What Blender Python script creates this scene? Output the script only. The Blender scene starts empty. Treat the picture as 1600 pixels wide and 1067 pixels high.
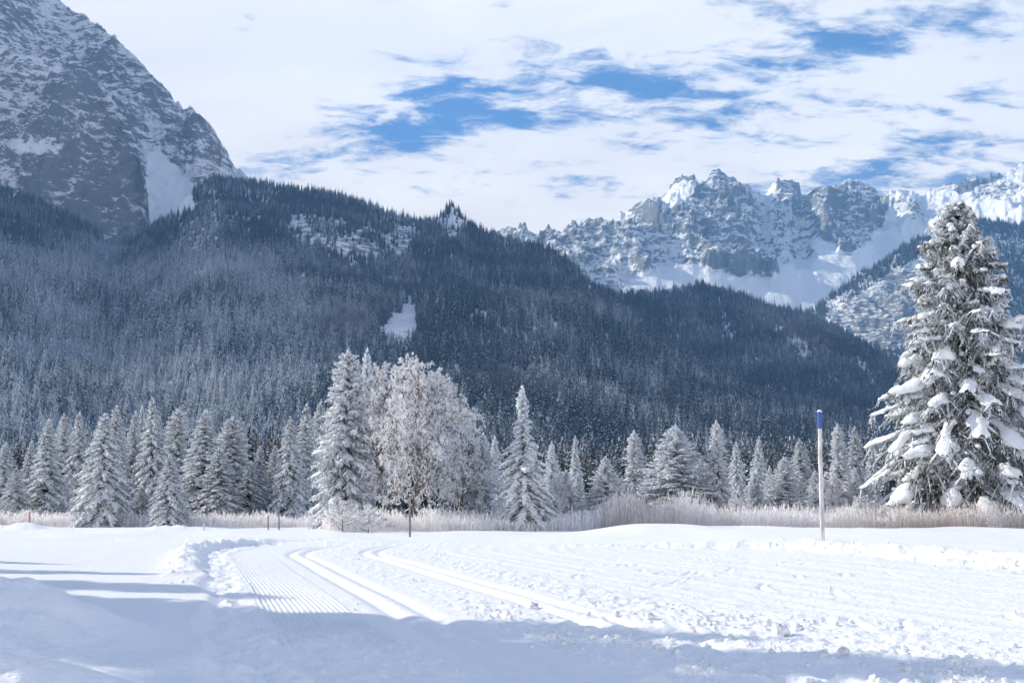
import bpy, math, random
import numpy as np
R_ = np.random.RandomState
rad = math.radians
sc = bpy.context.scene
COL = sc.collection

# ------------------------------------------------------------------ camera
S = 0.42                      # metres per layout unit of the near field
CAM_Z = 1.5 * S
F_PX = 1900.0                 # focal length in photo pixels (1600 wide)
PITCH = math.atan((790 - 533.5) / F_PX)
cam_d = bpy.data.cameras.new("camera")
cam_d.sensor_width = 36.0
cam_d.lens = F_PX / 1600 * 36
cam_d.clip_start = 0.05
cam_d.clip_end = 40000
cam = bpy.data.objects.new("camera", cam_d)
cam.location = (0, 0, CAM_Z)
cam.rotation_euler = (math.pi / 2 + PITCH, 0, 0)
COL.objects.link(cam)
sc.camera = cam

# ------------------------------------------------------------------ sun and sky
SUN_AZ = rad(-71)             # left of the view direction (+Y)
SUN_EL = rad(28)
sun_dir = np.array([math.sin(SUN_AZ) * math.cos(SUN_EL), math.cos(SUN_AZ) * math.cos(SUN_EL), math.sin(SUN_EL)])
sd = bpy.data.lights.new("sun", 'SUN')
sd.energy = 3.8
sd.angle = rad(0.55)
sd.color = (1.0, 0.915, 0.75)
sun = bpy.data.objects.new("sun", sd)
from mathutils import Vector, Matrix
sun.rotation_euler = Vector((-sun_dir[0], -sun_dir[1], -sun_dir[2])).to_track_quat('-Z', 'Y').to_euler()
sun.location = (-60, 40, 60)
COL.objects.link(sun)

vs = sc.view_settings
vs.view_transform = 'Standard'
vs.look = 'None'
vs.gamma = 1
vs.use_curve_mapping = False
vs.exposure = 0.94

cy = sc.cycles
cy.max_bounces = 6
cy.diffuse_bounces = 4
cy.glossy_bounces = 1
cy.transmission_bounces = 2
cy.volume_bounces = 0
cy.transparent_max_bounces = 4
cy.use_denoising = True
cy.use_adaptive_sampling = True
cy.adaptive_threshold = 0.03
cy.caustics_reflective = False
cy.caustics_refractive = False


def ray(px, py):
    a = (np.asarray(px, float) - 800) / F_PX
    b = (533.5 - np.asarray(py, float)) / F_PX
    cp, sp = math.cos(PITCH), math.sin(PITCH)
    return np.stack(np.broadcast_arrays(a, cp - b * sp, sp + b * cp), -1)


def at(px, py, Y):
    r = ray(px, py)
    k = np.asarray(Y, float) / r[..., 1]
    return np.stack([r[..., 0] * k, r[..., 1] * k, CAM_Z + r[..., 2] * k], -1)


def ground(px, py, z=0.0):
    r = ray(px, py)
    k = (z - CAM_Z) / r[..., 2]
    return np.stack([r[..., 0] * k, r[..., 1] * k, np.full_like(k, z)], -1)


def project(P):
    cp, sp = math.cos(PITCH), math.sin(PITCH)
    x, y, z = P[..., 0], P[..., 1], P[..., 2] - CAM_Z
    w = y * cp + z * sp
    return 800 + F_PX * x / w, 533.5 - F_PX * (-y * sp + z * cp) / w


# ------------------------------------------------------------------ node helpers
def new_mat(name):
    m = bpy.data.materials.new(name)
    m.use_nodes = True
    nt = m.node_tree
    nt.nodes.clear()
    out = nt.nodes.new('ShaderNodeOutputMaterial')
    return m, nt, out


def N(nt, typ, **kw):
    n = nt.nodes.new(typ)
    for k, v in kw.items():
        if k.startswith('i_'):
            n.inputs[k[2:].replace('_', ' ')].default_value = v
        else:
            setattr(n, k, v)
    return n


def L(nt, a, b):
    nt.links.new(a, b)


def M(nt, op, a, b=None, c=None, clamp=False):
    n = nt.nodes.new('ShaderNodeMath')
    n.operation = op
    n.use_clamp = clamp
    for i, v in enumerate((a, b, c)):
        if v is None:
            continue
        if isinstance(v, (int, float)):
            n.inputs[i].default_value = v
        else:
            nt.links.new(v, n.inputs[i])
    return n.outputs[0]


def VD(nt, vec, axis):
    n = nt.nodes.new('ShaderNodeVectorMath')
    n.operation = 'DOT_PRODUCT'
    nt.links.new(vec, n.inputs[0])
    n.inputs[1].default_value = tuple(axis)
    return n.outputs['Value']


def mixc(nt, fac, a, b):
    n = nt.nodes.new('ShaderNodeMix')
    n.data_type = 'RGBA'
    if isinstance(fac, (int, float)):
        n.inputs[0].default_value = fac
    else:
        nt.links.new(fac, n.inputs[0])
    for i, v in ((6, a), (7, b)):
        if isinstance(v, tuple):
            n.inputs[i].default_value = (*v, 1)
        else:
            nt.links.new(v, n.inputs[i])
    return n.outputs[2]


def smooth(nt, v, lo, hi):
    n = nt.nodes.new('ShaderNodeMapRange')
    n.interpolation_type = 'SMOOTHSTEP'
    nt.links.new(v, n.inputs[0])
    n.inputs[1].default_value = lo
    n.inputs[2].default_value = hi
    return n.outputs[0]


def noise_tex(nt, vec, scale, detail=4, rough=0.55, dist=0.0):
    n = nt.nodes.new('ShaderNodeTexNoise')
    n.inputs['Scale'].default_value = scale
    n.inputs['Detail'].default_value = detail
    n.inputs['Roughness'].default_value = rough
    n.inputs['Distortion'].default_value = dist
    if vec is not None:
        nt.links.new(vec, n.inputs['Vector'])
    return n.outputs['Fac']


# ------------------------------------------------------------------ world: Nishita sky behind a broken cloud sheet
world = bpy.data.worlds.new("World")
sc.world = world
world.cycles.sampling_method = 'MANUAL'
world.cycles.sample_map_resolution = 256
world.use_nodes = True
wt = world.node_tree
wt.nodes.clear()
wout = wt.nodes.new('ShaderNodeOutputWorld')
sky = wt.nodes.new('ShaderNodeTexSky')
sky.sky_type = 'NISHITA'
sky.sun_disc = False
sky.sun_elevation = SUN_EL
sky.sun_rotation = SUN_AZ
sky.altitude = 900
sky.air_density = 1.2
sky.dust_density = 0.0
sky.ozone_density = 10.0
bg_sky = N(wt, 'ShaderNodeBackground')
bg_sky.inputs['Strength'].default_value = 0.080
L(wt, sky.outputs[0], bg_sky.inputs['Color'])
tc = wt.nodes.new('ShaderNodeTexCoord')
D = tc.outputs['Generated']
sep = wt.nodes.new('ShaderNodeSeparateXYZ')
L(wt, D, sep.inputs[0])
zc = M(wt, 'ADD', M(wt, 'MAXIMUM', sep.outputs[2], 0.0), 0.16)
cu = M(wt, 'DIVIDE', sep.outputs[0], zc)
cv = M(wt, 'DIVIDE', sep.outputs[1], zc)
comb = wt.nodes.new('ShaderNodeCombineXYZ')
L(wt, cu, comb.inputs[0])
L(wt, cv, comb.inputs[1])
mp = wt.nodes.new('ShaderNodeMapping')
mp.inputs['Rotation'].default_value = (0, 0, rad(-14))
mp.inputs['Scale'].default_value = (0.62, 1.0, 1.0)
mp.inputs['Location'].default_value = (3.1, 1.7, 0)
L(wt, comb.outputs[0], mp.inputs[0])
n1 = noise_tex(wt, mp.outputs[0], 2.6, 6, 0.60, 0.25)
n2 = noise_tex(wt, mp.outputs[0], 13.0, 6, 0.66, 0.45)
cover = M(wt, 'ADD', M(wt, 'ADD', M(wt, 'MULTIPLY', n1, 0.85), M(wt, 'MULTIPLY', n2, 0.95)), -0.335)


def blob(px, py, sx, sy, rot=0.0):
    """soft bump over a patch of sky, measured in the sky's own directions"""
    d0 = ray(px, py)
    d0 = Vector(d0 / np.linalg.norm(d0))
    r = d0.cross(Vector((0, 0, 1))).normalized()
    u = r.cross(d0)
    c, s = math.cos(rad(rot)), math.sin(rad(rot))
    a, b = r * c + u * s, u * c - r * s
    mt = Matrix((a, d0, b)).transposed()
    n = wt.nodes.new('ShaderNodeMapping')
    n.vector_type = 'TEXTURE'
    n.inputs['Location'].default_value = d0
    n.inputs['Rotation'].default_value = mt.to_euler()
    n.inputs['Scale'].default_value = (sx / F_PX * 2.0, 0.6, sy / F_PX * 2.0)
    wt.links.new(D, n.inputs['Vector'])
    g = wt.nodes.new('ShaderNodeTexGradient')
    g.gradient_type = 'QUADRATIC_SPHERE'
    wt.links.new(n.outputs[0], g.inputs[0])
    return g.outputs['Fac']


bias = None
for px, py, sx, sy, rot, k in [
        (620, 205, 110, 40, 4, -0.20), (740, 150, 130, 45, -4, -0.17), (790, 192, 75, 20, -10, -0.12),
        (700, 185, 60, 30, 0, -0.12), (540, 238, 90, 18, 6, -0.13), (980, 130, 110, 32, -12, -0.13),
        (1150, 105, 170, 34, 6, -0.12), (920, 280, 85, 22, -4, -0.17), (1000, 292, 90, 12, 4, -0.08),
        (1390, 55, 100, 26, 4, -0.15), (1510, 157, 45, 18, 0, -0.13), (1440, 218, 110, 20, 6, -0.12),
        (1290, 190, 130, 16, -8, -0.07), (420, 258, 70, 16, 0, -0.10), (880, 168, 70, 14, -10, -0.10),
        (1540, 22, 140, 36, 0, -0.14), (1280, 60, 130, 26, 4, -0.07), (590, 95, 120, 22, 2, -0.05),
        (760, 210, 46, 14, -4, 0.10), (820, 165, 55, 12, -8, 0.12),
        (250, 120, 260, 160, 0, 0.16), (560, 40, 420, 60, 3, 0.10), (700, 300, 280, 40, 4, 0.12), (640, 345, 300, 30, 0, 0.14),
        (1250, 245, 220, 22, 6, 0.08), (1430, 120, 220, 24, 12, 0.09), (1000, 215, 220, 26, 4, 0.09)]:
    bias = M(wt, 'MULTIPLY_ADD', blob(px, py, sx, sy, rot), k * 1.25, 0.0 if bias is None else bias)
cover = M(wt, 'ADD', cover, bias)
cover = M(wt, 'MULTIPLY_ADD', noise_tex(wt, mp.outputs[0], 32.0, 3, 0.6, 0.2), 0.30, M(wt, 'SUBTRACT', cover, 0.15))
# the cloud sheet thins out overhead
cover = M(wt, 'ADD', cover, M(wt, 'MULTIPLY', smooth(wt, sep.outputs[2], 0.42, 0.70), -0.24))
cfac = smooth(wt, cover, 0.31, 0.60)
# sheet thickens to white over the skyline, as seen between the two ranges
low = smooth(wt, sep.outputs[2], 0.30, 0.02)
cfac = M(wt, 'MULTIPLY', M(wt, 'MAXIMUM', cfac, M(wt, 'MULTIPLY', low, 0.75)), 0.97)
sdot = M(wt, 'MAXIMUM', VD(wt, D, sun_dir), 0.0)
glow = M(wt, 'POWER', sdot, 5.0)
n3 = noise_tex(wt, mp.outputs[0], 3.6, 4, 0.6, 0.4)
cbr = M(wt, 'ADD', M(wt, 'ADD', M(wt, 'MULTIPLY', glow, 0.22), 0.735), M(wt, 'MULTIPLY', smooth(wt, n3, 0.3, 0.7), 0.10))
bg_cl = N(wt, 'ShaderNodeBackground')
bg_cl.inputs['Color'].default_value = (1.0, 0.94, 0.88, 1)
L(wt, cbr, bg_cl.inputs['Strength'])
wmix = wt.nodes.new('ShaderNodeMixShader')
L(wt, cfac, wmix.inputs[0])
L(wt, bg_sky.outputs[0], wmix.inputs[1])
L(wt, bg_cl.outputs[0], wmix.inputs[2])
L(wt, wmix.outputs[0], wout.inputs['Surface'])

# ------------------------------------------------------------------ numpy noise
_perm = R_(7).permutation(256)
_perm = np.concatenate([_perm, _perm, _perm])
_ang = R_(3).uniform(0, 2 * np.pi, 256)
_gx, _gy = np.cos(_ang), np.sin(_ang)


def perlin(x, y, seed=0):
    x = np.asarray(x, float) + seed * 17.37
    y = np.asarray(y, float) + seed * 9.13
    xi = np.floor(x).astype(np.int64)
    yi = np.floor(y).astype(np.int64)
    xf, yf = x - xi, y - yi
    u = xf * xf * xf * (xf * (xf * 6 - 15) + 10)
    v = yf * yf * yf * (yf * (yf * 6 - 15) + 10)

    def g(ix, iy, dx, dy):
        h = _perm[(_perm[ix & 255] + iy) & 255]
        return _gx[h] * dx + _gy[h] * dy
    a = g(xi, yi, xf, yf)
    b = g(xi + 1, yi, xf - 1, yf)
    c = g(xi, yi + 1, xf, yf - 1)
    d = g(xi + 1, yi + 1, xf - 1, yf - 1)
    return 1.5 * (a + u * (b - a) + v * (c - a + u * (a - b - c + d)))


def fbm(x, y, octv=4, seed=0, gain=0.5):
    s, a = 0, 1.0
    for i in range(octv):
        s = s + a * perlin(x, y, seed + i)
        x, y, a = x * 2.03, y * 2.03, a * gain
    return s


def ridged(x, y, octv=5, seed=0, gain=0.5):
    s, a, w = 0, 1.0, 1.0
    for i in range(octv):
        n = (1 - np.abs(perlin(x, y, seed + i))) ** 2
        s = s + a * n * w
        w = np.clip(n * 1.4, 0, 1)
        x, y, a = x * 2.07, y * 2.07, a * gain
    return s


def sstep(v, lo, hi):
    t = np.clip((v - lo) / (hi - lo), 0, 1)
    return t * t * (3 - 2 * t)


def inpoly(px, py, poly):
    poly = np.asarray(poly, float)
    r = np.zeros(px.shape, bool)
    j = len(poly) - 1
    for i in range(len(poly)):
        xi, yi = poly[i]
        xj, yj = poly[j]
        r ^= ((yi > py) != (yj > py)) & (px < (xj - xi) * (py - yi) / (yj - yi + 1e-12) + xi)
        j = i
    return r


# ------------------------------------------------------------------ mesh helpers
class Geo:
    """collects quads and triangles; every face has a material slot"""
    def __init__(self):
        self.v, self.f, self.m, self.n = [], [], [], 0

    def add(self, V, F, mat=0):
        V = np.asarray(V, float).reshape(-1, 3)
        F = np.asarray(F, np.int64)
        self.v.append(V)
        self.f.append(F + self.n)
        self.m.append(np.full(len(F), mat, np.int32))
        self.n += len(V)

    def mesh(self, name, mats, smooth=True):
        V = np.concatenate(self.v)
        me = bpy.data.meshes.new(name)
        me.vertices.add(len(V))
        me.vertices.foreach_set('co', V.astype(np.float32).ravel())
        li = np.concatenate([f.ravel() for f in self.f]).astype(np.int32)
        tot = np.concatenate([np.full(len(f), f.shape[1], np.int32) for f in self.f])
        st = np.concatenate([[0], np.cumsum(tot)[:-1]]).astype(np.int32)
        me.loops.add(len(li))
        me.loops.foreach_set('vertex_index', li)
        me.polygons.add(len(tot))
        me.polygons.foreach_set('loop_start', st)
        me.polygons.foreach_set('loop_total', tot)
        me.polygons.foreach_set('material_index', np.concatenate(self.m))
        me.polygons.foreach_set('use_smooth', np.full(len(tot), smooth, bool))
        for m in (mats if isinstance(mats, (list, tuple)) else [mats]):
            me.materials.append(m)
        me.update(calc_edges=True)
        return me


def grid_faces(nr, nc):
    i = np.arange(nr * nc).reshape(nr, nc)
    return np.stack([i[:-1, :-1], i[:-1, 1:], i[1:, 1:], i[1:, :-1]], -1).reshape(-1, 4)


def lozenges(P, d, w):
    """flat pointed blades: base P, axis d, half-width vector w"""
    P, d, w = (a.reshape(-1, 3) for a in (P, d, w))
    V = np.stack([P, P + d * 0.45 + w, P + d, P + d * 0.45 - w], 1)
    F = np.arange(len(P) * 4).reshape(-1, 4)
    return V.reshape(-1, 3), F


def rand_perp(d, rs):
    r = rs.normal(size=d.shape)
    w = np.cross(d, r)
    return w / (np.linalg.norm(w, axis=-1, keepdims=True) + 1e-9)


def tubes(C, rad_, side, J):
    """bodies of rings: C (n,K,3) centres, rad_ (n,K), side frame from segment direction"""
    n, K, _ = C.shape
    T = np.gradient(C, axis=1)
    T /= np.linalg.norm(T, axis=-1, keepdims=True) + 1e-9
    ref = np.where(np.abs(T[..., 2:3]) > 0.9, np.array([1.0, 0, 0]), np.array([0, 0, 1.0]))
    A = np.cross(T, ref)
    A /= np.linalg.norm(A, axis=-1, keepdims=True) + 1e-9
    B = np.cross(A, T)
    ph = np.arange(J) / J * 2 * np.pi
    V = C[:, :, None] + rad_[:, :, None, None] * (A[:, :, None] * np.cos(ph)[None, None, :, None] + B[:, :, None] * np.sin(ph)[None, None, :, None])
    return V.reshape(-1, 3), ring_faces(n, K, J)


def ring_faces(n, K, J):
    base = np.arange(K * J).reshape(K, J)
    nx = np.roll(base, -1, axis=1)
    q = np.stack([base[:-1], nx[:-1], nx[1:], base[1:]], -1).reshape(-1, 4)
    return (q[None] + (np.arange(n) * K * J)[:, None, None]).reshape(-1, 4)


def link(name, me, parent=None, loc=None):
    o = bpy.data.objects.new(name, me)
    COL.objects.link(o)
    if parent is not None:
        o.parent = parent
    if loc is not None:
        o.location = loc
    return o


def tag(o, label=None, cat=None, group=None, kind=None):
    for k, v in (('label', label), ('category', cat), ('group', group), ('kind', kind)):
        if v:
            o[k] = v
    return o


def empty(name, loc):
    o = bpy.data.objects.new(name, None)
    o.empty_display_size = 0.2
    o.location = loc
    COL.objects.link(o)
    return o


# ------------------------------------------------------------------ materials
def snow_material(name, col=(0.86, 0.885, 0.92), bump=None):
    m, nt, out = new_mat(name)
    b = N(nt, 'ShaderNodeBsdfPrincipled')
    b.inputs['Base Color'].default_value = (*col, 1)
    b.inputs['Roughness'].default_value = 0.6
    b.inputs['Specular IOR Level'].default_value = 0.25
    if bump:
        tcn = N(nt, 'ShaderNodeTexCoord')
        h = None
        for sc_, amp in bump:
            n = M(nt, 'MULTIPLY', noise_tex(nt, tcn.outputs['Object'], sc_, 3, 0.6), amp)
            h = n if h is None else M(nt, 'ADD', h, n)
        bn = N(nt, 'ShaderNodeBump')
        bn.inputs['Strength'].default_value = 1.0
        bn.inputs['Distance'].default_value = 1.0
        L(nt, h, bn.inputs['Height'])
        L(nt, bn.outputs[0], b.inputs['Normal'])
    L(nt, b.outputs[0], out.inputs['Surface'])
    return m


M_SNOW = snow_material("field_snow", (0.87, 0.89, 0.92), [(22, 0.013), (75, 0.005), (6, 0.016)])
M_TSNOW = snow_material("branch_snow", (0.86, 0.885, 0.92), [(9, 0.03), (30, 0.02)])


def needle_material(name, dark, frost, amount, scale, transl=0.15):
    m, nt, out = new_mat(name)
    tcn = N(nt, 'ShaderNodeTexCoord')
    n = noise_tex(nt, tcn.outputs['Object'], scale, 3, 0.65)
    f = smooth(nt, n, 0.62 - amount * 0.5, 0.82 - amount * 0.5)
    f = M(nt, 'ADD', M(nt, 'MULTIPLY', f, 0.85), 0.12 * amount, clamp=True)
    c = mixc(nt, f, dark, frost)
    b = N(nt, 'ShaderNodeBsdfDiffuse')
    t = N(nt, 'ShaderNodeBsdfTranslucent')
    L(nt, c, b.inputs[0])
    L(nt, c, t.inputs[0])
    mx = N(nt, 'ShaderNodeMixShader')
    mx.inputs[0].default_value = transl
    L(nt, b.outputs[0], mx.inputs[1])
    L(nt, t.outputs[0], mx.inputs[2])
    L(nt, mx.outputs[0], out.inputs['Surface'])
    return m


DARK = (0.022, 0.036, 0.036)
FROST = (0.80, 0.855, 0.93)
M_NEEDLE = needle_material("spruce_needles", DARK, FROST, 0.60, 3.0, 0.28)
M_NEEDLE_F = needle_material("frosted_needles", (0.11, 0.13, 0.14), (0.83, 0.88, 0.95), 1.05, 3.0, 0.35)
M_NEEDLE_B = needle_material("large_spruce_needles", (0.040, 0.046, 0.034), FROST, 0.42, 2.6)
M_RIME = needle_material("rime_twigs", (0.60, 0.61, 0.65), (0.90, 0.91, 0.94), 1.0, 3.0, 0.45)


def bark_material(name, a, b_, scale):
    m, nt, out = new_mat(name)
    tcn = N(nt, 'ShaderNodeTexCoord')
    mpn = N(nt, 'ShaderNodeMapping')
    mpn.inputs['Scale'].default_value = (1, 1, 0.25)
    L(nt, tcn.outputs['Object'], mpn.inputs[0])
    n = noise_tex(nt, mpn.outputs[0], scale, 5, 0.7)
    b = N(nt, 'ShaderNodeBsdfPrincipled')
    b.inputs['Roughness'].default_value = 0.9
    b.inputs['Specular IOR Level'].default_value = 0.1
    L(nt, mixc(nt, smooth(nt, n, 0.35, 0.65), a, b_), b.inputs['Base Color'])
    bn = N(nt, 'ShaderNodeBump')
    bn.inputs['Distance'].default_value = 0.01
    L(nt, n, bn.inputs['Height'])
    L(nt, bn.outputs[0], b.inputs['Normal'])
    L(nt, b.outputs[0], out.inputs['Surface'])
    return m


M_BARK = bark_material("spruce_bark", (0.055, 0.042, 0.034), (0.14, 0.115, 0.10), 9)
M_BIRCH = bark_material("birch_bark", (0.06, 0.05, 0.045), (0.30, 0.28, 0.27), 8)
M_POLE = bark_material("weathered_pole", (0.46, 0.44, 0.43), (0.72, 0.70, 0.70), 14)
M_POLE_D = bark_material("grey_pole", (0.16, 0.16, 0.18), (0.30, 0.30, 0.33), 14)


def plain(name, col, rough=0.6):
    m, nt, out = new_mat(name)
    tcn = N(nt, 'ShaderNodeTexCoord')
    n = noise_tex(nt, tcn.outputs['Object'], 25, 4, 0.6)
    b = N(nt, 'ShaderNodeBsdfPrincipled')
    b.inputs['Roughness'].default_value = rough
    L(nt, mixc(nt, n, tuple(c * 0.8 for c in col), tuple(min(1, c * 1.2) for c in col)), b.inputs['Base Color'])
    L(nt, b.outputs[0], out.inputs['Surface'])
    return m


M_BLUE = plain("blue_paint", (0.025, 0.10, 0.36), 0.5)
M_RED = plain("faded_red_paint", (0.50, 0.16, 0.17), 0.6)
M_WOOD = plain("dark_timber", (0.05, 0.04, 0.035), 0.8)

# trees seen as a mass far away: needles with snow, coverage set tree by tree
m, nt, out = new_mat("distant_needles")
M_FAR = m
tcn = N(nt, 'ShaderNodeTexCoord')
att = N(nt, 'ShaderNodeAttribute', attribute_type='INSTANCER', attribute_name='frost')
n = noise_tex(nt, tcn.outputs['Object'], 0.42, 2, 0.6)
f = M(nt, 'ADD', n, M(nt, 'MULTIPLY', att.outputs['Fac'], 0.30))
f = smooth(nt, f, 0.56, 0.74)
b = N(nt, 'ShaderNodeBsdfDiffuse')
L(nt, mixc(nt, f, (0.032, 0.050, 0.062), (0.60, 0.65, 0.71)), b.inputs[0])
L(nt, b.outputs[0], out.inputs['Surface'])
m, nt, out = new_mat("distant_tree_snow")
M_FARSNOW = m
b = N(nt, 'ShaderNodeBsdfDiffuse')
b.inputs[0].default_value = (0.74, 0.77, 0.81, 1)
L(nt, b.outputs[0], out.inputs['Surface'])
m, nt, out = new_mat("distant_bare_twigs")
M_FARBARE = m
tcn = N(nt, 'ShaderNodeTexCoord')
att = N(nt, 'ShaderNodeAttribute', attribute_type='INSTANCER', attribute_name='frost')
n = noise_tex(nt, tcn.outputs['Object'], 0.7, 2, 0.6)
f = M(nt, 'MULTIPLY', smooth(nt, M(nt, 'ADD', n, M(nt, 'MULTIPLY', att.outputs['Fac'], 0.3)), 0.45, 0.9), 0.7)
b = N(nt, 'ShaderNodeBsdfDiffuse')
L(nt, mixc(nt, f, (0.07, 0.068, 0.075), (0.55, 0.57, 0.62)), b.inputs[0])
L(nt, b.outputs[0], out.inputs['Surface'])


def rock_material(name, k_snow, scale, rock=(0.20, 0.21, 0.225), strata=24):
    """grey limestone with snow lying on whatever is flat enough to hold it"""
    m, nt, out = new_mat(name)
    g = N(nt, 'ShaderNodeNewGeometry')
    tcn = N(nt, 'ShaderNodeTexCoord')
    pos = tcn.outputs['Object']
    mpn = N(nt, 'ShaderNodeMapping')
    mpn.inputs['Scale'].default_value = (1, 1, 1.6)
    L(nt, pos, mpn.inputs[0])
    mpn.inputs['Rotation'].default_value = (0, rad(28), 0)
    mpn.inputs['Scale'].default_value = (1, 1, 1.9)
    nb = noise_tex(nt, pos, 1 / (60.0 * scale), 9, 0.66)
    sepn = N(nt, 'ShaderNodeSeparateXYZ')
    L(nt, g.outputs['Normal'], sepn.inputs[0])
    nf = noise_tex(nt, mpn.outputs[0], 1 / (30.0 * scale), 10, 0.80)
    mps = N(nt, 'ShaderNodeMapping')
    mps.inputs['Rotation'].default_value = (0, rad(strata), 0)
    mps.inputs['Scale'].default_value = (1, 1, 4.5)
    L(nt, pos, mps.inputs[0])
    ns = noise_tex(nt, mps.outputs[0], 1 / (75.0 * scale), 9, 0.72, 0.3)
    nl = noise_tex(nt, pos, 1 / (260.0 * scale), 3, 0.5)
    att = N(nt, 'ShaderNodeAttribute', attribute_name='snow')
    v = M(nt, 'MULTIPLY_ADD', sepn.outputs[2], 0.45, M(nt, 'ADD', M(nt, 'MULTIPLY', M(nt, 'SUBTRACT', nf, 0.5), 2.3), M(nt, 'MULTIPLY', M(nt, 'SUBTRACT', ns, 0.5), 2.2)))
    v = M(nt, 'ADD', v, M(nt, 'MULTIPLY', M(nt, 'SUBTRACT', nl, 0.5), 0.5))
    v = M(nt, 'ADD', v, att.outputs['Fac'])
    fs = smooth(nt, v, k_snow - 0.14, k_snow + 0.10)
    rc = mixc(nt, nf, tuple(c * 0.55 for c in rock), tuple(c * 1.5 for c in rock))
    c = mixc(nt, fs, rc, (0.84, 0.865, 0.90))
    b = N(nt, 'ShaderNodeBsdfDiffuse')
    L(nt, c, b.inputs[0])
    # deep snow smooths the relief
    bn2 = N(nt, 'ShaderNodeBump')
    bn2.inputs['Distance'].default_value = 16.0 * scale
    L(nt, M(nt, 'SUBTRACT', 1.0, M(nt, 'MULTIPLY', smooth(nt, att.outputs['Fac'], 0.2, 0.6), 0.92)), bn2.inputs['Strength'])
    L(nt, nb, bn2.inputs['Height'])
    L(nt, bn2.outputs[0], b.inputs['Normal'])
    L(nt, b.outputs[0], out.inputs['Surface'])
    return m


M_ROCK = rock_material("limestone_and_snow", 0.32, 1.0)
M_ROCKFAR = rock_material("far_limestone_and_snow", 0.31, 1.2, strata=-38)
M_HILL = rock_material("hill_snow_and_rock", 0.28, 0.5)

# ------------------------------------------------------------------ snow field (one sheet from the camera to the hills)
RB = np.array([(-3, 47.5), (0.7, 46.8), (5, 45.2), (9.6, 42.2), (11.2, 36), (12.0, 28.5), (13.2, 20), (14.5, 8)])


def poly_dist(x, y, P):
    best = np.full(x.shape, 1e9)
    for (ax, ay), (bx, by) in zip(P[:-1], P[1:]):
        dx, dy = bx - ax, by - ay
        t = np.clip(((x - ax) * dx + (y - ay) * dy) / (dx * dx + dy * dy), 0, 1)
        q = np.hypot(x - ax - t * dx, y - ay - t * dy)
        s = np.sign((y - ay) * dx - (x - ax) * dy)
        best = np.where(q < np.abs(best), q * np.where(s == 0, 1, s), best)
    return best


def trail_u(x, d):
    return x + 0.255 * d - 0.16 - 0.020 * np.clip(d - 37, 0, 16) ** 2


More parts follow.
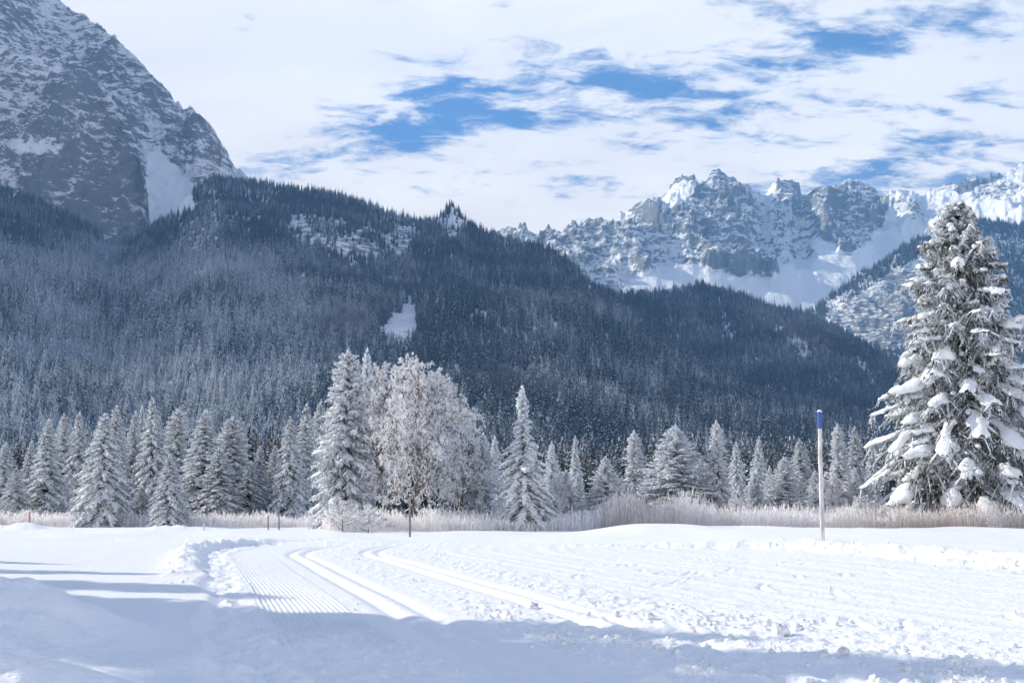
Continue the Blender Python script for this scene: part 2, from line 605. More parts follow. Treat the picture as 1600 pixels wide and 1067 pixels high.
def field_height(X, Y):
    """height of the snow in metres at world X, Y (works in layout units)"""
    x, d = X / S, Y / S
    near = sstep(-d, -140, -90)
    z = near * (0.045 * fbm(x / 14, d / 14, 3, 2))
    u = trail_u(x, d)
    fade = sstep(-d, -52, -47)
    ue = u + 0.16 * fbm(d / 3.1, x * 0.2, 3, 41) * sstep(-d, -40, -30)
    on = sstep(ue, -0.10, 0.12) * fade
    rb = poly_dist(x, d, RB)
    # soft plain left of the trail, cut by the groomer
    z = z + 0.10 * (1 - sstep(ue, -0.16, 0.12)) * sstep(-d, -60, -46)
    # thrown-up berm along the cut
    lum = fbm(x * 1.6, d * 1.1, 4, 11)
    bm_ = sstep(d, 22, 31) * sstep(-d, -52, -46)
    z = z + bm_ * (0.17 + 0.13 * lum) * np.exp(-((u + 0.45) / 0.42) ** 2)
    z = z + 0.03 * np.exp(-((u - 0.72) / 0.13) ** 2) * on * (1 + lum)
    # wind drifts on the left plain
    dr = sstep(perlin(x / 16 + 0.3, d / 3.3, 31), 0.15, 0.75) * sstep(d, 42, 50) * sstep(-u, 0, 4)
    z = z + 0.16 * dr
    # rough margin, corduroy, smooth lane
    marg = sstep(ue, 0.05, 0.2) * sstep(-u, -0.75, -0.6) * on
    z = z + marg * 0.06 * fbm(x * 3, d * 1.6, 3, 5)
    worn = sstep(fbm(x / 1.6, d / 5, 2, 44) + 0.6 * sstep(-d, -17.5, -13.5), -0.1, 0.45)
    cord = sstep(u, 0.72, 0.80) * sstep(-u, -2.15, -2.05) * on * sstep(-d, -40, -30)
    z = z + cord * 0.030 * (1 - 0.8 * worn * sstep(-d, -19, -17)) * (0.5 + 0.5 * np.cos(u * 2 * np.pi / 0.083))
    # classic tracks: two pairs of grooves
    for uc in (2.68, 3.18, 5.02, 5.52):
        z = z - 0.052 * fade * np.exp(-((u - uc) / 0.12) ** 2)
    for uc in (2.93, 5.27):
        z = z + 0.008 * fade * np.exp(-((u - uc) / 0.14) ** 2)
    # broken crust between and beyond the tracks
    c1 = sstep(u, 3.45, 3.9) * sstep(-u, -4.8, -4.5)
    c2 = sstep(u, 5.7, 6.1) * sstep(-u, -8.0 - 0.0 * d, -6.6)
    nearsh = sstep(-d, -21, -15) * sstep(u, 3.3, 4.2) * (1 - c1 * 0) * sstep(-u, -10.5, -7.5)
    crust = np.clip(0.75 * c1 + 1.0 * c2 + 0.9 * nearsh, 0, 1) * fade
    lump = np.clip(fbm(x * 4.2, d * 3.0, 3, 61), -0.2, 1.2)
    z = z + crust * 0.042 * lump
    lm = sstep(u, 0.1, 0.5) * sstep(-u, -2.6, -2.0) * sstep(-d, -16.5, -14)
    z = z + lm * 0.05 * np.clip(fbm(x * 3.2, d * 2.4, 3, 67), -0.3, 1)
    # skating lane: scratches and faint ruts
    lane = sstep(u, 6.4, 7.8) * sstep(-rb, -0.3, 0.8)
    z = z + lane * (0.03 * np.clip(perlin(u * 2.1, d * .06, 75), -.2, 1) + 0.022 * fbm(x * 0.35 + d * 0.15, d * 1.3, 3, 71) + 0.012 * np.clip(fbm(x * 2.4, d * 1.6, 3, 73), 0, 1))
    # marks left by skating skis
    mr = R_(55)
    for _ in range(70):
        cx, cd_ = mr.uniform(1, 11), 1 / mr.uniform(1 / 42, 1 / 15)
        an = mr.choice([-1, 1]) * mr.uniform(.25, .75) - .25
        hl = mr.uniform(.4, 1.1)
        sel = (np.abs(x - cx) < 1.3) & (np.abs(d - cd_) < 1.5)
        if not sel.any():
            continue
        ex, ed = x[sel] - cx, d[sel] - cd_
        al = ex * math.sin(an) + ed * math.cos(an)
        ac = ex * math.cos(an) - ed * math.sin(an) - .12 * al * al
        z[sel] = z[sel] + (-.030 * np.exp(-(ac / .05) ** 2) + .016 * np.exp(-((ac - .11) / .06) ** 2)) * sstep(-np.abs(al), -hl, -hl * .6) * (lane[sel] > .3)
    # right-hand bank with a lumpy scarp
    b0 = (0.05 + 0.27 * sstep(x, 3, 11)) * sstep(rb, -0.9, 0.7)
    z = z + b0 * sstep(-d, -85, -70)
    z = z + 0.13 * np.exp(-((rb + 0.1) / 0.9) ** 2) * np.clip(0.25 + fbm(x * 1.5, d * 1.1, 4, 81), -0.25, 1.1) * sstep(x, -2, 5)
    far = sstep(rb, -0.5, 3) * sstep(-d, -100, -80)
    z = z + far * 0.10 * fbm(x / 5, d / 5, 2, 91)
    # hump in front of the tall reeds
    z = z + 0.40 * np.exp(-((x - 6.8) / 3.4) ** 2 - ((d - 63) / 4.0) ** 2)
    # snowbank in the left foreground
    xf = -0.75 - 0.195 * d + 0.25 * perlin(d / 2.2, 0.5, 97)
    mb = sstep((xf - x) / 3.1, 0, 1) * sstep(-d, -17.5, -12.5) * sstep(d, 0.5, 4)
    big = fbm(x / 1.5, d / 1.9, 3, 101)
    z = z + mb * (0.52 + 0.30 * big + 0.035 * fbm(x * 2.0, d * 1.7, 3, 103))
    for bx, bd, br, bh in [(-4.9, 13.0, 0.85, 0.30), (-5.5, 11.6, 0.7, 0.22), (-3.3, 9.2, 0.55, 0.16), (-2.7, 10.9, 0.5, 0.12), (-2.2, 8.0, 0.6, 0.12)]:
        z = z + bh * np.exp(-((x - bx) / br) ** 2 - ((d - bd) / (br * 0.8)) ** 2)
    z = z + sstep(-u, 0, 1.5) * sstep(-d, -18, -9) * (0.05 * fbm(x * 2.2, d * 1.3, 4, 107) + 0.06 * np.clip(fbm(x * .9 + d * .5, d * .8, 2, 109), 0, 1))
    # small shovelled heap by the red pole
    hp = ground(42, 829) / S
    z = z + 0.42 * np.exp(-((x - hp[0]) / 0.9) ** 2 - ((d - hp[1]) / 1.5) ** 2) * (1 + 0.35 * fbm(x, d, 3, 111))
    z = z + 0.22 * np.exp(-((x - hp[0] + 2.3) / 2.2) ** 2 - ((d - hp[1]) / 2.0) ** 2) * (1 + 0.8 * fbm(x * 1.2, d * 1.2, 3, 113))
    hq = ground(262, 829) / S
    z = z + 0.20 * np.exp(-((x - hq[0]) / 1.8) ** 2 - ((d - hq[1]) / 2.0) ** 2) * (1 + 0.8 * fbm(x * 1.2, d, 3, 117))
    return z * S


inv = np.linspace(1 / 3.0, 1 / 125.0, 400)
rows = np.unique(np.concatenate([1 / inv[inv > 1 / 9.5][::1], 1 / np.linspace(1 / 9.5, 1 / 125.0, 430)]))
rows = np.concatenate([rows, np.geomspace(132, 2900, 26)]) * S
tcol = np.concatenate([np.linspace(-3.2, -1.0, 24)[:-1], np.linspace(-1.0, -0.52, 50)[:-1], np.linspace(-0.52, 0.52, 930), np.linspace(0.52, 1.0, 50)[1:], np.linspace(1.0, 3.2, 24)[1:]])
YY, TT = np.meshgrid(rows, tcol, indexing='ij')
XX = TT * (YY * 0.94 + 2.0 * S)
ZZ = field_height(XX, YY)
g = Geo()
g.add(np.stack([XX, YY, ZZ], -1), grid_faces(*XX.shape))
o = tag(link("snow_field", g.mesh("snow_field", M_SNOW)), kind='structure')


def gz(x, y):
    return float(field_height(np.array([x]), np.array([y]))[0])


# ------------------------------------------------------------------ hills and mountains
def terrain(name, mat, px0, px1, ncol, ridge, dist, base, nrow, pw, disp, snow=None, back=700.0, gully=0.0, jag=0.0, calm=None):
    """hill whose crest follows ridge (photo column -> row) at the given distances; base = (row, distance)"""
    px = np.linspace(px0, px1, ncol)
    ry = np.interp(px, *np.array(ridge, float).T)
    rd = np.interp(px, *np.array(dist, float).T)
    by = np.interp(px, *np.array(base[0], float).T) if isinstance(base[0], list) else np.full(ncol, float(base[0]))
    bd = np.interp(px, *np.array(base[1], float).T) if isinstance(base[1], list) else np.full(ncol, float(base[1]))
    top = at(px, ry, rd)
    bot = at(px, by, np.minimum(bd, rd - 60))
    t = np.concatenate([np.linspace(0, 1, nrow), 1 + np.linspace(0, 1, 9)[1:] ** 1.3])
    T = np.minimum(t, 1)[:, None]
    P = bot[None] + (top - bot)[None] * T[..., None]
    P[..., 2] = bot[None, :, 2] + (top - bot)[None, :, 2] * T ** pw
    bk = np.clip(t - 1, 0, 1)[:, None]
    P[..., 1] += bk * back
    P[..., 0] += bk * back * (top / top[:, 1:2])[None, :, 0]
    P[..., 2] -= bk * np.maximum(top[None, :, 2] * 0.95, 30)
    if jag:
        P[..., 2] += (jag * rd / F_PX * (ridged(px / 15, 0.37 + 0 * px, 4, 3, .6) - 1.15))[None] * T ** 14 * (1 - bk)
    dz = disp(P[..., 0], P[..., 1], P[..., 2], T)
    if calm is not None:                     # deep snow fills the relief
        dz = dz * (1 - 0.85 * soft_poly(*project(P), calm, 8))
    keep = 1 - bk
    P = P + np.array([0, -0.55, 0.83]) * (dz * keep)[..., None]
    g = Geo()
    g.add(P, grid_faces(*P.shape[:2]))
    me = g.mesh(name, mat)
    qx, qy = project(P)
    a = me.attributes.new('snow', 'FLOAT', 'POINT')
    sv = np.zeros(P.shape[:2])
    if snow is not None:
        sv = snow(qx, qy, P) - gully * np.clip(dz / (np.std(dz) + 1e-6), -2, 2)
    a.data.foreach_set('value', sv.astype(np.float32).ravel())
    o = tag(link(name, me), kind='structure')
    return o, P[:nrow]


def soft_poly(qx, qy, poly, blur):
    """1 inside, 0 outside, with an uneven border"""
    jx = blur * fbm(qx / (blur * 3), qy / (blur * 3), 3, 5)
    jy = blur * fbm(qx / (blur * 3), qy / (blur * 3), 3, 9)
    s = 0
    for ox, oy in ((0, 0), (blur * .3, 0), (-blur * .3, 0), (0, blur * .3), (0, -blur * .3)):
        s = s + inpoly(qx + jx + ox, qy + jy + oy, poly) / 5.0
    return s


# --- left mountain: back ridge and the rock buttress in front of it
def disp_left(x, y, z, T):
    a = ridged((x * 0.9 + z * 0.45) / 330, (z * 0.55 - x * 0.3) / 520, 6, 3, 0.55)
    b_ = ridged(x / 85, (z + y * .3) / 120, 5, 13, 0.6)
    return ((a - 1.05) * 75 + (b_ - 0.95) * 17) * (1 - 0.6 * sstep(T, 0.82, 1.0))


def snow_left(qx, qy, P):
    s = 0.10 + 0 * qx
    s = s + 0.10 * soft_poly(qx, qy, [(150, 70), (300, 250), (400, 290), (240, 290), (190, 150)], 14)
    s = s + 0.75 * soft_poly(qx, qy, [(230, 232), (262, 246), (300, 290), (330, 330), (330, 420), (150, 420), (170, 360), (230, 340)], 6)
    return s


RIDGE_L = [(-1500, -430), (-1000, -580), (-700, -390), (-420, -235), (-250, -230), (-80, -150), (0, -90), (60, -32), (95, 2), (112, 22), (140, 38), (170, 60), (178, 64), (215, 96), (240, 126), (258, 146), (275, 168), (288, 181), (298, 176), (305, 174), (313, 183), (326, 192), (345, 226), (365, 256), (395, 281), (440, 320), (520, 390)]
terrain("rock_mountain", M_ROCK, -1500, 520, 900, RIDGE_L, [(-1500, 2500), (-1000, 2950), (-700, 3600), (-420, 4100), (95, 3900), (400, 3500), (520, 3450)], (430, [(-1500, 1500), (-1000, 1900), (-700, 2500), (-300, 2950), (520, 2950)]), 420, 1.0, disp_left, snow_left, 900, 0.10, 4.0, [(230, 232), (262, 246), (300, 290), (330, 330), (330, 420), (150, 420), (170, 360), (230, 340)])


def disp_butt(x, y, z, T):
    a = ridged((x * 0.8 - z * 0.35) / 260, (z * 0.6 + x * 0.3) / 480, 6, 23, 0.55)
    b_ = ridged(x / 70, (z + y * .3) / 100, 5, 33, 0.62)
    return ((a - 1.0) * 60 + (b_ - 0.9) * 17) * (0.35 + 0.65 * sstep(T, 0, 0.15)) * (1 - 0.6 * sstep(T, 0.82, 1.0))


def snow_butt(qx, qy, P):
    s = 0.07 + 0 * qx
    s = s + 0.5 * soft_poly(qx, qy, [(20, 222), (45, 212), (98, 226), (86, 242), (50, 238), (24, 236)], 9)
    s = s - 0.13 * soft_poly(qx, qy, [(40, 255), (100, 240), (150, 270), (180, 200), (232, 290), (234, 360), (150, 372), (90, 330), (30, 300)], 16)
    s = s - 0.14 * soft_poly(qx, qy, [(130, 120), (175, 165), (215, 225), (228, 330), (205, 320), (180, 230), (140, 160)], 10)
    s = s + 0.22 * soft_poly(qx, qy, [(0, 265), (45, 245), (60, 270), (0, 300)], 9)
    s = s + 0.25 * soft_poly(qx, qy, [(75, 285), (150, 262), (100, 310), (82, 318)], 9)
    return s


RIDGE_B = [(-700, -90), (-300, 0), (0, 62), (40, 74), (70, 82), (100, 86), (128, 100), (150, 118), (178, 158), (198, 190), (214, 224), (224, 262), (230, 300), (233, 330), (236, 372), (240, 400)]
terrain("rock_buttress", M_ROCK, -700, 240, 470, RIDGE_B, [(-700, 3500), (150, 3150), (215, 3060), (240, 2950)], (430, 2700), 380, 1.0, disp_butt, snow_butt, 500, 0.10)


# --- right-hand range
def disp_range(x, y, z, T):
    a = ridged((x + 0.25 * z) / 420, z / 620 + y / 4000, 6, 43, 0.56)
    b_ = ridged(x / 110, z / 150, 5, 53, 0.6)
    return ((a - 1.05) * 105 + (b_ - 0.95) * 22) * (0.25 + 0.75 * sstep(T, 0.0, 0.3)) * (1 - 0.62 * sstep(T, 0.75, 1.0))


APRON = [(985, 436), (1030, 415), (1070, 412), (1120, 420), (1150, 432), (1205, 432), (1222, 418), (1215, 408), (1262, 412), (1275, 395), (1270, 370), (1300, 385), (1330, 398), (1355, 380), (1380, 352), (1392, 318), (1382, 302), (1420, 296), (1500, 300), (1600, 262), (1800, 300), (1800, 520), (960, 520)]


def snow_range(qx, qy, P):
    s = 0.02 + 0 * qx
    s = s + 0.75 * soft_poly(qx, qy, APRON, 7)
    s = s - 0.55 * soft_poly(qx, qy, [(1400, 300), (1450, 310), (1480, 330), (1420, 345), (1395, 330)], 12)
    s = s - 0.52 * soft_poly(qx, qy, [(1480, 285), (1560, 268), (1640, 250), (1700, 300), (1600, 310), (1520, 310)], 12)
    s = s + 0.16 * soft_poly(qx, qy, [(800, 360), (900, 355), (990, 330), (1010, 360), (1000, 440), (880, 440)], 14)
    s = s + 0.45 * soft_poly(qx, qy, [(1032, 310), (1062, 284), (1090, 276), (1096, 290), (1060, 322), (1038, 326)], 6)
    s = s + 0.35 * soft_poly(qx, qy, [(1196, 300), (1206, 288), (1214, 284), (1212, 300), (1198, 335), (1204, 380), (1196, 380)], 4)
    s = s + 0.04 * soft_poly(qx, qy, [(1010, 330), (1180, 290), (1370, 300), (1380, 350), (1340, 390), (1200, 420), (1010, 400)], 12)
    return s


RIDGE_R = [(700, 385), (760, 368), (800, 366), (830, 365), (858, 371), (880, 374), (895, 363), (915, 354), (945, 350), (962, 342), (985, 336), (1000, 324), (1015, 316), (1026, 307), (1032, 312), (1045, 298), (1058, 284), (1070, 279), (1083, 274), (1093, 284), (1100, 286), (1108, 277), (1122, 275), (1140, 279), (1155, 283), (1168, 281), (1178, 290), (1190, 302), (1197, 300), (1205, 285), (1216, 278), (1236, 277), (1246, 290), (1252, 302), (1263, 304), (1276, 291), (1300, 285), (1330, 281), (1348, 290), (1364, 303), (1376, 306), (1392, 296), (1410, 289), (1430, 298), (1442, 301), (1470, 293), (1505, 287), (1530, 283), (1560, 272), (1585, 264), (1600, 257), (1660, 235), (1760, 270), (2000, 240)]
terrain("mountain_range", M_ROCKFAR, 700, 2000, 900, RIDGE_R, [(700, 5200), (900, 5300), (1080, 5400), (1400, 5900), (2000, 6000)], ([(700, 440), (1000, 470), (1270, 500), (1500, 520), (2000, 520)], 4300), 330, 1.0, disp_range, snow_range, 900, 0.09, 5.0, APRON[:17] + [(1400, 340), (1440, 400), (1440, 520), (960, 520)])


# --- right shoulder with a wooded crest in front of the snow bowl
def disp_hill(x, y, z, T):
    return 26 * fbm(x / 420, (y + z) / 520, 4, 63) * sstep(T, 0, 0.2) * (1 - 0.75 * sstep(T, 0.75, 1.0)) + 5 * fbm(x / 60, (y + z) / 70, 3, 65)


def disp_shoulder(x, y, z, T):
    return 18 * (ridged(x / 190, (z + y * .2) / 230, 5, 73, 0.6) - 0.9) * (1 - 0.6 * sstep(T, 0.8, 1)) + 8 * (ridged(x / 45, z / 60, 3, 77) - 0.8)


def snow_shoulder(qx, qy, P):
    s = 0.02 + 0 * qx
    return s - 0.18 * soft_poly(qx, qy, [(1300, 500), (1400, 420), (1440, 430), (1430, 540), (1380, 560), (1330, 530)], 14)


RIDGE_S = [(1180, 560), (1240, 505), (1270, 484), (1300, 463), (1340, 433), (1400, 394), (1440, 374), (1500, 352), (1540, 346), (1600, 352), (1700, 330), (2000, 280)]
o, P_SH = terrain("wooded_shoulder", M_HILL, 1180, 2000, 380, RIDGE_S, [(1180, 3700), (1440, 4000), (2000, 4200)], (700, 3000), 260, 1.0, disp_shoulder, snow_shoulder, 400)

RIDGE_C = [(780, 520), (880, 470), (925, 447), (945, 452), (965, 458), (1000, 458), (1040, 452), (1075, 446), (1092, 447), (1110, 450), (1150, 462), (1200, 478), (1270, 492), (1300, 508), (1345, 535), (1380, 556), (1430, 600), (1500, 640), (1650, 690), (1900, 700)]
o, P_C = terrain("far_hillside", M_HILL, 780, 1900, 400, RIDGE_C, [(780, 3100), (1100, 3200), (1300, 2900), (1600, 2300), (1900, 2200)], (786, 1700), 260, 1.12, disp_hill, lambda qx, qy, P: 0.35 + 0 * qx, 500)


def snow_hill(qx, qy, P):
    s = 0.3 + 0 * qx
    s = s - 0.40 * soft_poly(qx, qy, [(455, 345), (520, 325), (660, 345), (740, 350), (710, 400), (640, 405), (460, 400)], 14)
    s = s - 0.30 * soft_poly(qx, qy, [(235, 330), (330, 290), (400, 300), (350, 420), (250, 420)], 18)
    s = s + 0.4 * soft_poly(qx, qy, [(232, 238), (262, 250), (300, 300), (310, 330), (240, 345), (165, 378), (215, 335)], 7)
    return s


RIDGE_A = [(-700, 120), (-300, 200), (0, 296), (60, 316), (130, 350), (170, 376), (215, 362), (260, 340), (300, 300), (330, 280), (360, 283), (400, 288), (450, 296), (520, 306), (570, 322), (620, 340), (665, 350), (682, 344), (692, 331), (706, 318), (718, 331), (735, 352), (765, 368), (800, 374), (840, 384), (870, 398), (900, 424), (940, 462), (1000, 515), (1100, 590), (1200, 642), (1300, 676), (1400, 702), (1600, 730), (2000, 745)]
o, P_A = terrain("forest_hillside", M_HILL, -700, 2000, 760, RIDGE_A, [(-700, 2700), (0, 2650), (240, 2700), (400, 2900), (705, 2950), (870, 2600), (1000, 2200), (1400, 1500), (2000, 1350)], (788, 1050), 330, 1.12, disp_hill, snow_hill, 500)

# ------------------------------------------------------------------ snow-laden conifers
def spruce_geo(seed, H, prof, nb, pitch=(0.35, -0.25), droop=0.35, tip=0.18, nt=8, tl=0.36, tw=0.05, sw=0.10, sh=0.11, hang=0.5, fing=3, t0=0.04, leader=True, bough_only=False):
    """arrays for one tree: spine function values, needle blades, snow bodies"""
    rs = R_(seed)
    t = t0 + (0.965 - t0) * (np.arange(nb) + rs.uniform(-.4, .4, nb)) / nb
    t = np.clip(t, t0, 0.975)
    az = np.arange(nb) * 2.39996 + rs.uniform(-0.35, 0.35, nb)
    Lb = np.maximum(prof(t) * rs.uniform(0.72, 1.14, nb), 0.03 * H * 0.3)
    out_ = np.stack([np.cos(az), np.sin(az), 0 * az], -1)
    side = np.stack([-np.sin(az), np.cos(az), 0 * az], -1)
    pit = pitch[1] + (pitch[0] - pitch[1]) * t ** 1.3 + rs.uniform(-.10, .10, nb)
    drp = droop * rs.uniform(0.7, 1.3, nb) * (1.1 - 0.6 * t)
    bend = rs.uniform(-.15, .15, nb)

    def spine(s):
        s = np.asarray(s)[None, :]
        r = s * Lb[:, None]
        z = t[:, None] * H + Lb[:, None] * (pit[:, None] * s - drp[:, None] * s ** 2 + tip * s ** 4)
        q = (bend[:, None] * s ** 2) * Lb[:, None]
        return out_[:, None] * r[..., None] + side[:, None] * q[..., None] + np.array([0, 0, 1.0]) * z[..., None]
    # needle twigs: two sides plus hanging ones
    s = np.linspace(0.16, 1.0, nt)
    B = spine(s)
    Vs, Fs = [], []
    n0 = 0
    for sd_, hg, k in ((1, hang * 0.55, 1.0), (-1, hang * 0.55, 1.0), (0.25, hang * 1.5, 0.75), (-0.25, hang * 1.7, 0.75)):
        ln = Lb[:, None] * tl * k * (1.15 - 0.65 * s[None]) * rs.uniform(.6, 1.25, (nb, nt))
        ln = np.maximum(ln, 0.012 * H)
        dr_ = side[:, None] * sd_ * rs.uniform(.6, 1.1, (nb, nt, 1)) + out_[:, None] * rs.uniform(.25, .75, (nb, nt, 1)) - np.array([0, 0, 1.0]) * hg * rs.uniform(.5, 1.3, (nb, nt, 1))
        dr_ /= np.linalg.norm(dr_, axis=-1, keepdims=True)
        d = dr_ * ln[..., None]
        w = rand_perp(d, rs) * (tw * rs.uniform(.7, 1.3, (nb, nt, 1)) * H / 10)
        P0 = B + rs.normal(0, 0.004 * H, B.shape)
        V, F = lozenges(P0, d, w)
        Vs.append(V); Fs.append(F + n0); n0 += len(V)
    # bough axis itself
    K = 5
    C = spine(np.linspace(0.0, 1.0, K))
    Vt, Ft = tubes(C, (0.010 * H / 10 + 0.018 * Lb[:, None]) * np.linspace(1, .25, K)[None], None, 3)
    ax = (Vt, Ft)
    # leader
    if leader:
        nl = 34
        zz = H * rs.uniform(0.93, 1.0, nl)
        aa = rs.uniform(0, 6.28, nl)
        d = np.stack([np.cos(aa), np.sin(aa), rs.uniform(.3, 1.5, nl)], -1) * (0.02 + 0.6 * (1 - zz / H))[:, None] * H * 0.45
        V, F = lozenges(np.stack([0 * zz, 0 * zz, zz], -1), d, rand_perp(d, rs) * tw * 0.9 * H / 10)
        Vs.append(V); Fs.append(F + n0); n0 += len(V)
    needles = (np.concatenate(Vs), np.concatenate(Fs))
    # snow lying along each bough
    K, J = 6, 5
    ss = np.linspace(0.30, 1.03, K)
    C = spine(ss)
    bell = np.sin(np.linspace(0.16, 1, K) * np.pi * 0.93) ** 0.7
    bell[-1] = 0.18
    W = sw * Lb[:, None] * bell[None] * rs.uniform(.6, 1.35, (nb, K)) * rs.uniform(.45, 1.15, (nb, 1)) * (rs.uniform(size=(nb, 1)) < .8)
    Hh = sh * (0.35 * Lb[:, None] + 0.035 * H) * bell[None] * rs.uniform(.6, 1.35, (nb, K))
    ph = np.arange(J) / J * 2 * np.pi
    sn = np.sin(ph); cs = np.cos(ph)
    up = np.where(sn > 0, sn, sn * 0.35)
    V = C[:, :, None] + side[:, None, None] * (W[:, :, None] * cs)[..., None] + np.array([0, 0, 1.0]) * (Hh[:, :, None] * up - np.abs(cs) ** 2 * W[:, :, None] * 0.35)[..., None]
    V = V + rs.normal(0, 0.0028 * H, V.shape)
    SV, SF = [V.reshape(-1, 3)], [ring_faces(nb, K, J)]
    n0 = nb * K * J
    # snow fingers on side twigs
    K2, J2 = 4, 4
    ph = np.arange(J2) / J2 * 2 * np.pi
    for j in range(fing * 2):
        sd_ = 1 if j % 2 else -1
        s0 = rs.uniform(0.25, 0.95, nb)
        base = np.stack([spine([q])[i, 0] for i, q in enumerate(s0)]) if nb < 60 else _spine_pick(spine, s0)
        ln = Lb * tl * 1.0 * (1.2 - 0.6 * s0) * rs.uniform(.6, 1.15, nb)
        dr_ = side * sd_ * 0.8 + out_ * rs.uniform(.3, .8, (nb, 1)) - np.array([0, 0, 1.0]) * hang * rs.uniform(.4, 1.1, (nb, 1))
        dr_ /= np.linalg.norm(dr_, axis=-1, keepdims=True)
        q = np.linspace(0.05, 1.0, K2)
        Cn = base[:, None] + dr_[:, None] * (ln[:, None] * q[None])[..., None] + np.array([0, 0, 0.006 * H])
        pr = np.array([.55, 1, .85, .12])
        wd = np.maximum(ln * 0.17, 0.004 * H)[:, None] * pr[None] * rs.uniform(.7, 1.3, (nb, K2))
        A = np.cross(dr_, np.array([0, 0, 1.0]))
        A /= np.linalg.norm(A, axis=-1, keepdims=True) + 1e-9
        Bv = np.cross(A, dr_)
        V = Cn[:, :, None] + wd[:, :, None, None] * (A[:, None, None] * np.cos(ph)[None, None, :, None] + Bv[:, None, None] * (0.8 * np.sin(ph))[None, None, :, None])
        SV.append(V.reshape(-1, 3)); SF.append(ring_faces(nb, K2, J2) + n0)
        n0 += nb * K2 * J2
    snow = (np.concatenate(SV), np.concatenate(SF))
    return needles, snow, ax


def _spine_pick(spine, s0):
    grid = np.linspace(0, 1, 33)
    B = spine(grid)
    return B[np.arange(len(s0)), np.clip((s0 * 32).astype(int), 0, 32)]


def trunk_geo(H, r, seed, lean=0.0):
    rs = R_(seed)
    K = 9
    q = np.linspace(0, 1, K)
    C = np.stack([lean * H * q ** 1.5 + rs.normal(0, .002 * H, K) * (q > 0), rs.normal(0, .002 * H, K) * (q > 0), q * H * 0.985 - 0.03 * H * (q == 0)], -1)[None]
    return tubes(C, (r * (1.02 - q) ** 0.8 + 0.002 * H)[None], None, 8)


def interp_prof(pts, R):
    p = np.array(pts, float)
    return lambda t: np.interp(t, p[:, 0], p[:, 1]) * R


# prototypes are 10 high and 2 in radius; each tree scales them to its own size
CONE = [(0, .95), (.06, 1.0), (.2, .92), (.45, .66), (.7, .38), (.88, .16), (1, .05)]
STYLES = {
    'dense_a': dict(seed=11, prof=CONE, nb=215, pitch=(.15, -.40), droop=.42, tip=.10, hang=.95, fing=5),
    'dense_b': dict(seed=12, prof=[(0, .9), (.1, 1.0), (.35, .84), (.6, .60), (.8, .34), (1, .05)], nb=210, pitch=(.10, -.48), droop=.45, tip=.08, hang=1.1, fing=5),
    'dense_c': dict(seed=13, prof=[(0, .85), (.15, 1.0), (.45, .80), (.72, .50), (.9, .24), (1, .05)], nb=205, pitch=(.25, -.30), droop=.46, tip=.12, hang=.9, fing=5, sw=.12),
    'droop': dict(seed=14, prof=[(0, .9), (.05, 1.0), (.25, .92), (.5, .72), (.75, .46), (.92, .22), (1, .05)], nb=200, pitch=(.0, -.60), droop=.58, tip=.05, hang=1.3, fing=7, sw=.10, sh=.13),
    'spire': dict(seed=15, prof=[(0, 1.0), (.12, .98), (.3, .80), (.5, .62), (.62, .46), (.67, .20), (.74, .30), (.80, .12), (.88, .18), (1, .03)], nb=185, pitch=(.1, -.55), droop=.48, tip=.1, hang=1.1, fing=6, sw=.15, sh=.16, frost=1),
    'slender': dict(seed=16, prof=[(0, .9), (.1, 1.0), (.3, .92), (.45, .62), (.6, .50), (.8, .40), (.92, .24), (1, .05)], nb=200, pitch=(.2, -.3), droop=.36, hang=.8, fing=5, sw=.16, sh=.18, frost=1),
    'broad': dict(seed=17, prof=[(0, .7), (.08, .95), (.3, 1.0), (.55, .82), (.75, .50), (.9, .20), (1, .04)], nb=230, pitch=(.45, -.15), droop=.42, hang=.8, fing=5, frost=1, nt=10, tl=.30),
    'frosty': dict(seed=18, prof=[(0, .85), (.1, 1.0), (.4, .80), (.7, .48), (.9, .2), (1, .05)], nb=200, pitch=(.35, -.2), droop=.40, hang=.8, fing=5, frost=1, nt=10, tl=.32),
    'fluffy': dict(seed=19, prof=[(0, .9), (.2, 1.0), (.5, .88), (.75, .60), (.92, .34), (1, .08)], nb=225, pitch=(.35, -.2), droop=.46, hang=1.0, fing=5, nt=9, sw=.15, sh=.16),
}
PROTO = {}
for k, st in STYLES.items():
    st = dict(st)
    fr = st.pop('frost', 0)
    prof = interp_prof(st.pop('prof'), 2.0)
    nd, sn, ax = spruce_geo(H=10.0, prof=prof, **st)
    gt = Geo(); gt.add(*trunk_geo(10, .17, st['seed']))
    gc = Geo(); gc.add(*nd, 0); gc.add(*ax, 1)
    gs = Geo(); gs.add(*sn)
    PROTO[k] = (gt.mesh(k + "_trunk", M_BARK), gc.mesh(k + "_crown", [M_NEEDLE_F if fr else M_NEEDLE, M_BARK], False), gs.mesh(k + "_snow", M_TSNOW))


def tree_at(style, px, ytop, halfw, d, label=None, group=None, rot=None, name="spruce_tree", H=None, xy=None, cat='tree'):
    Y = d * S
    if xy is None:
        p = at(px, ytop, Y)
        X, H = p[0], p[2]
    else:
        X, Y = xy
    z = gz(X, Y)
    H = H - z
    R = halfw / F_PX * Y if xy is None else halfw
    e = empty(name, (X, Y, z))
    q = R_(int(abs(px) * 7 + ytop + d))
    e.rotation_euler = (q.normal(0, .022), q.normal(0, .022), rot if rot is not None else (px * 12.9898 + ytop) % 6.283)
    k = q.uniform(.92, 1.1)
    e.scale = (R / 2.0 * k, R / 2.0 / k, H / 10.0)
    tr, cr, sn = PROTO[style]
    link("trunk", tr, e); link("crown", cr, e); link("snow_cover", sn, e)
    tag(e, label, cat, group)
    return e


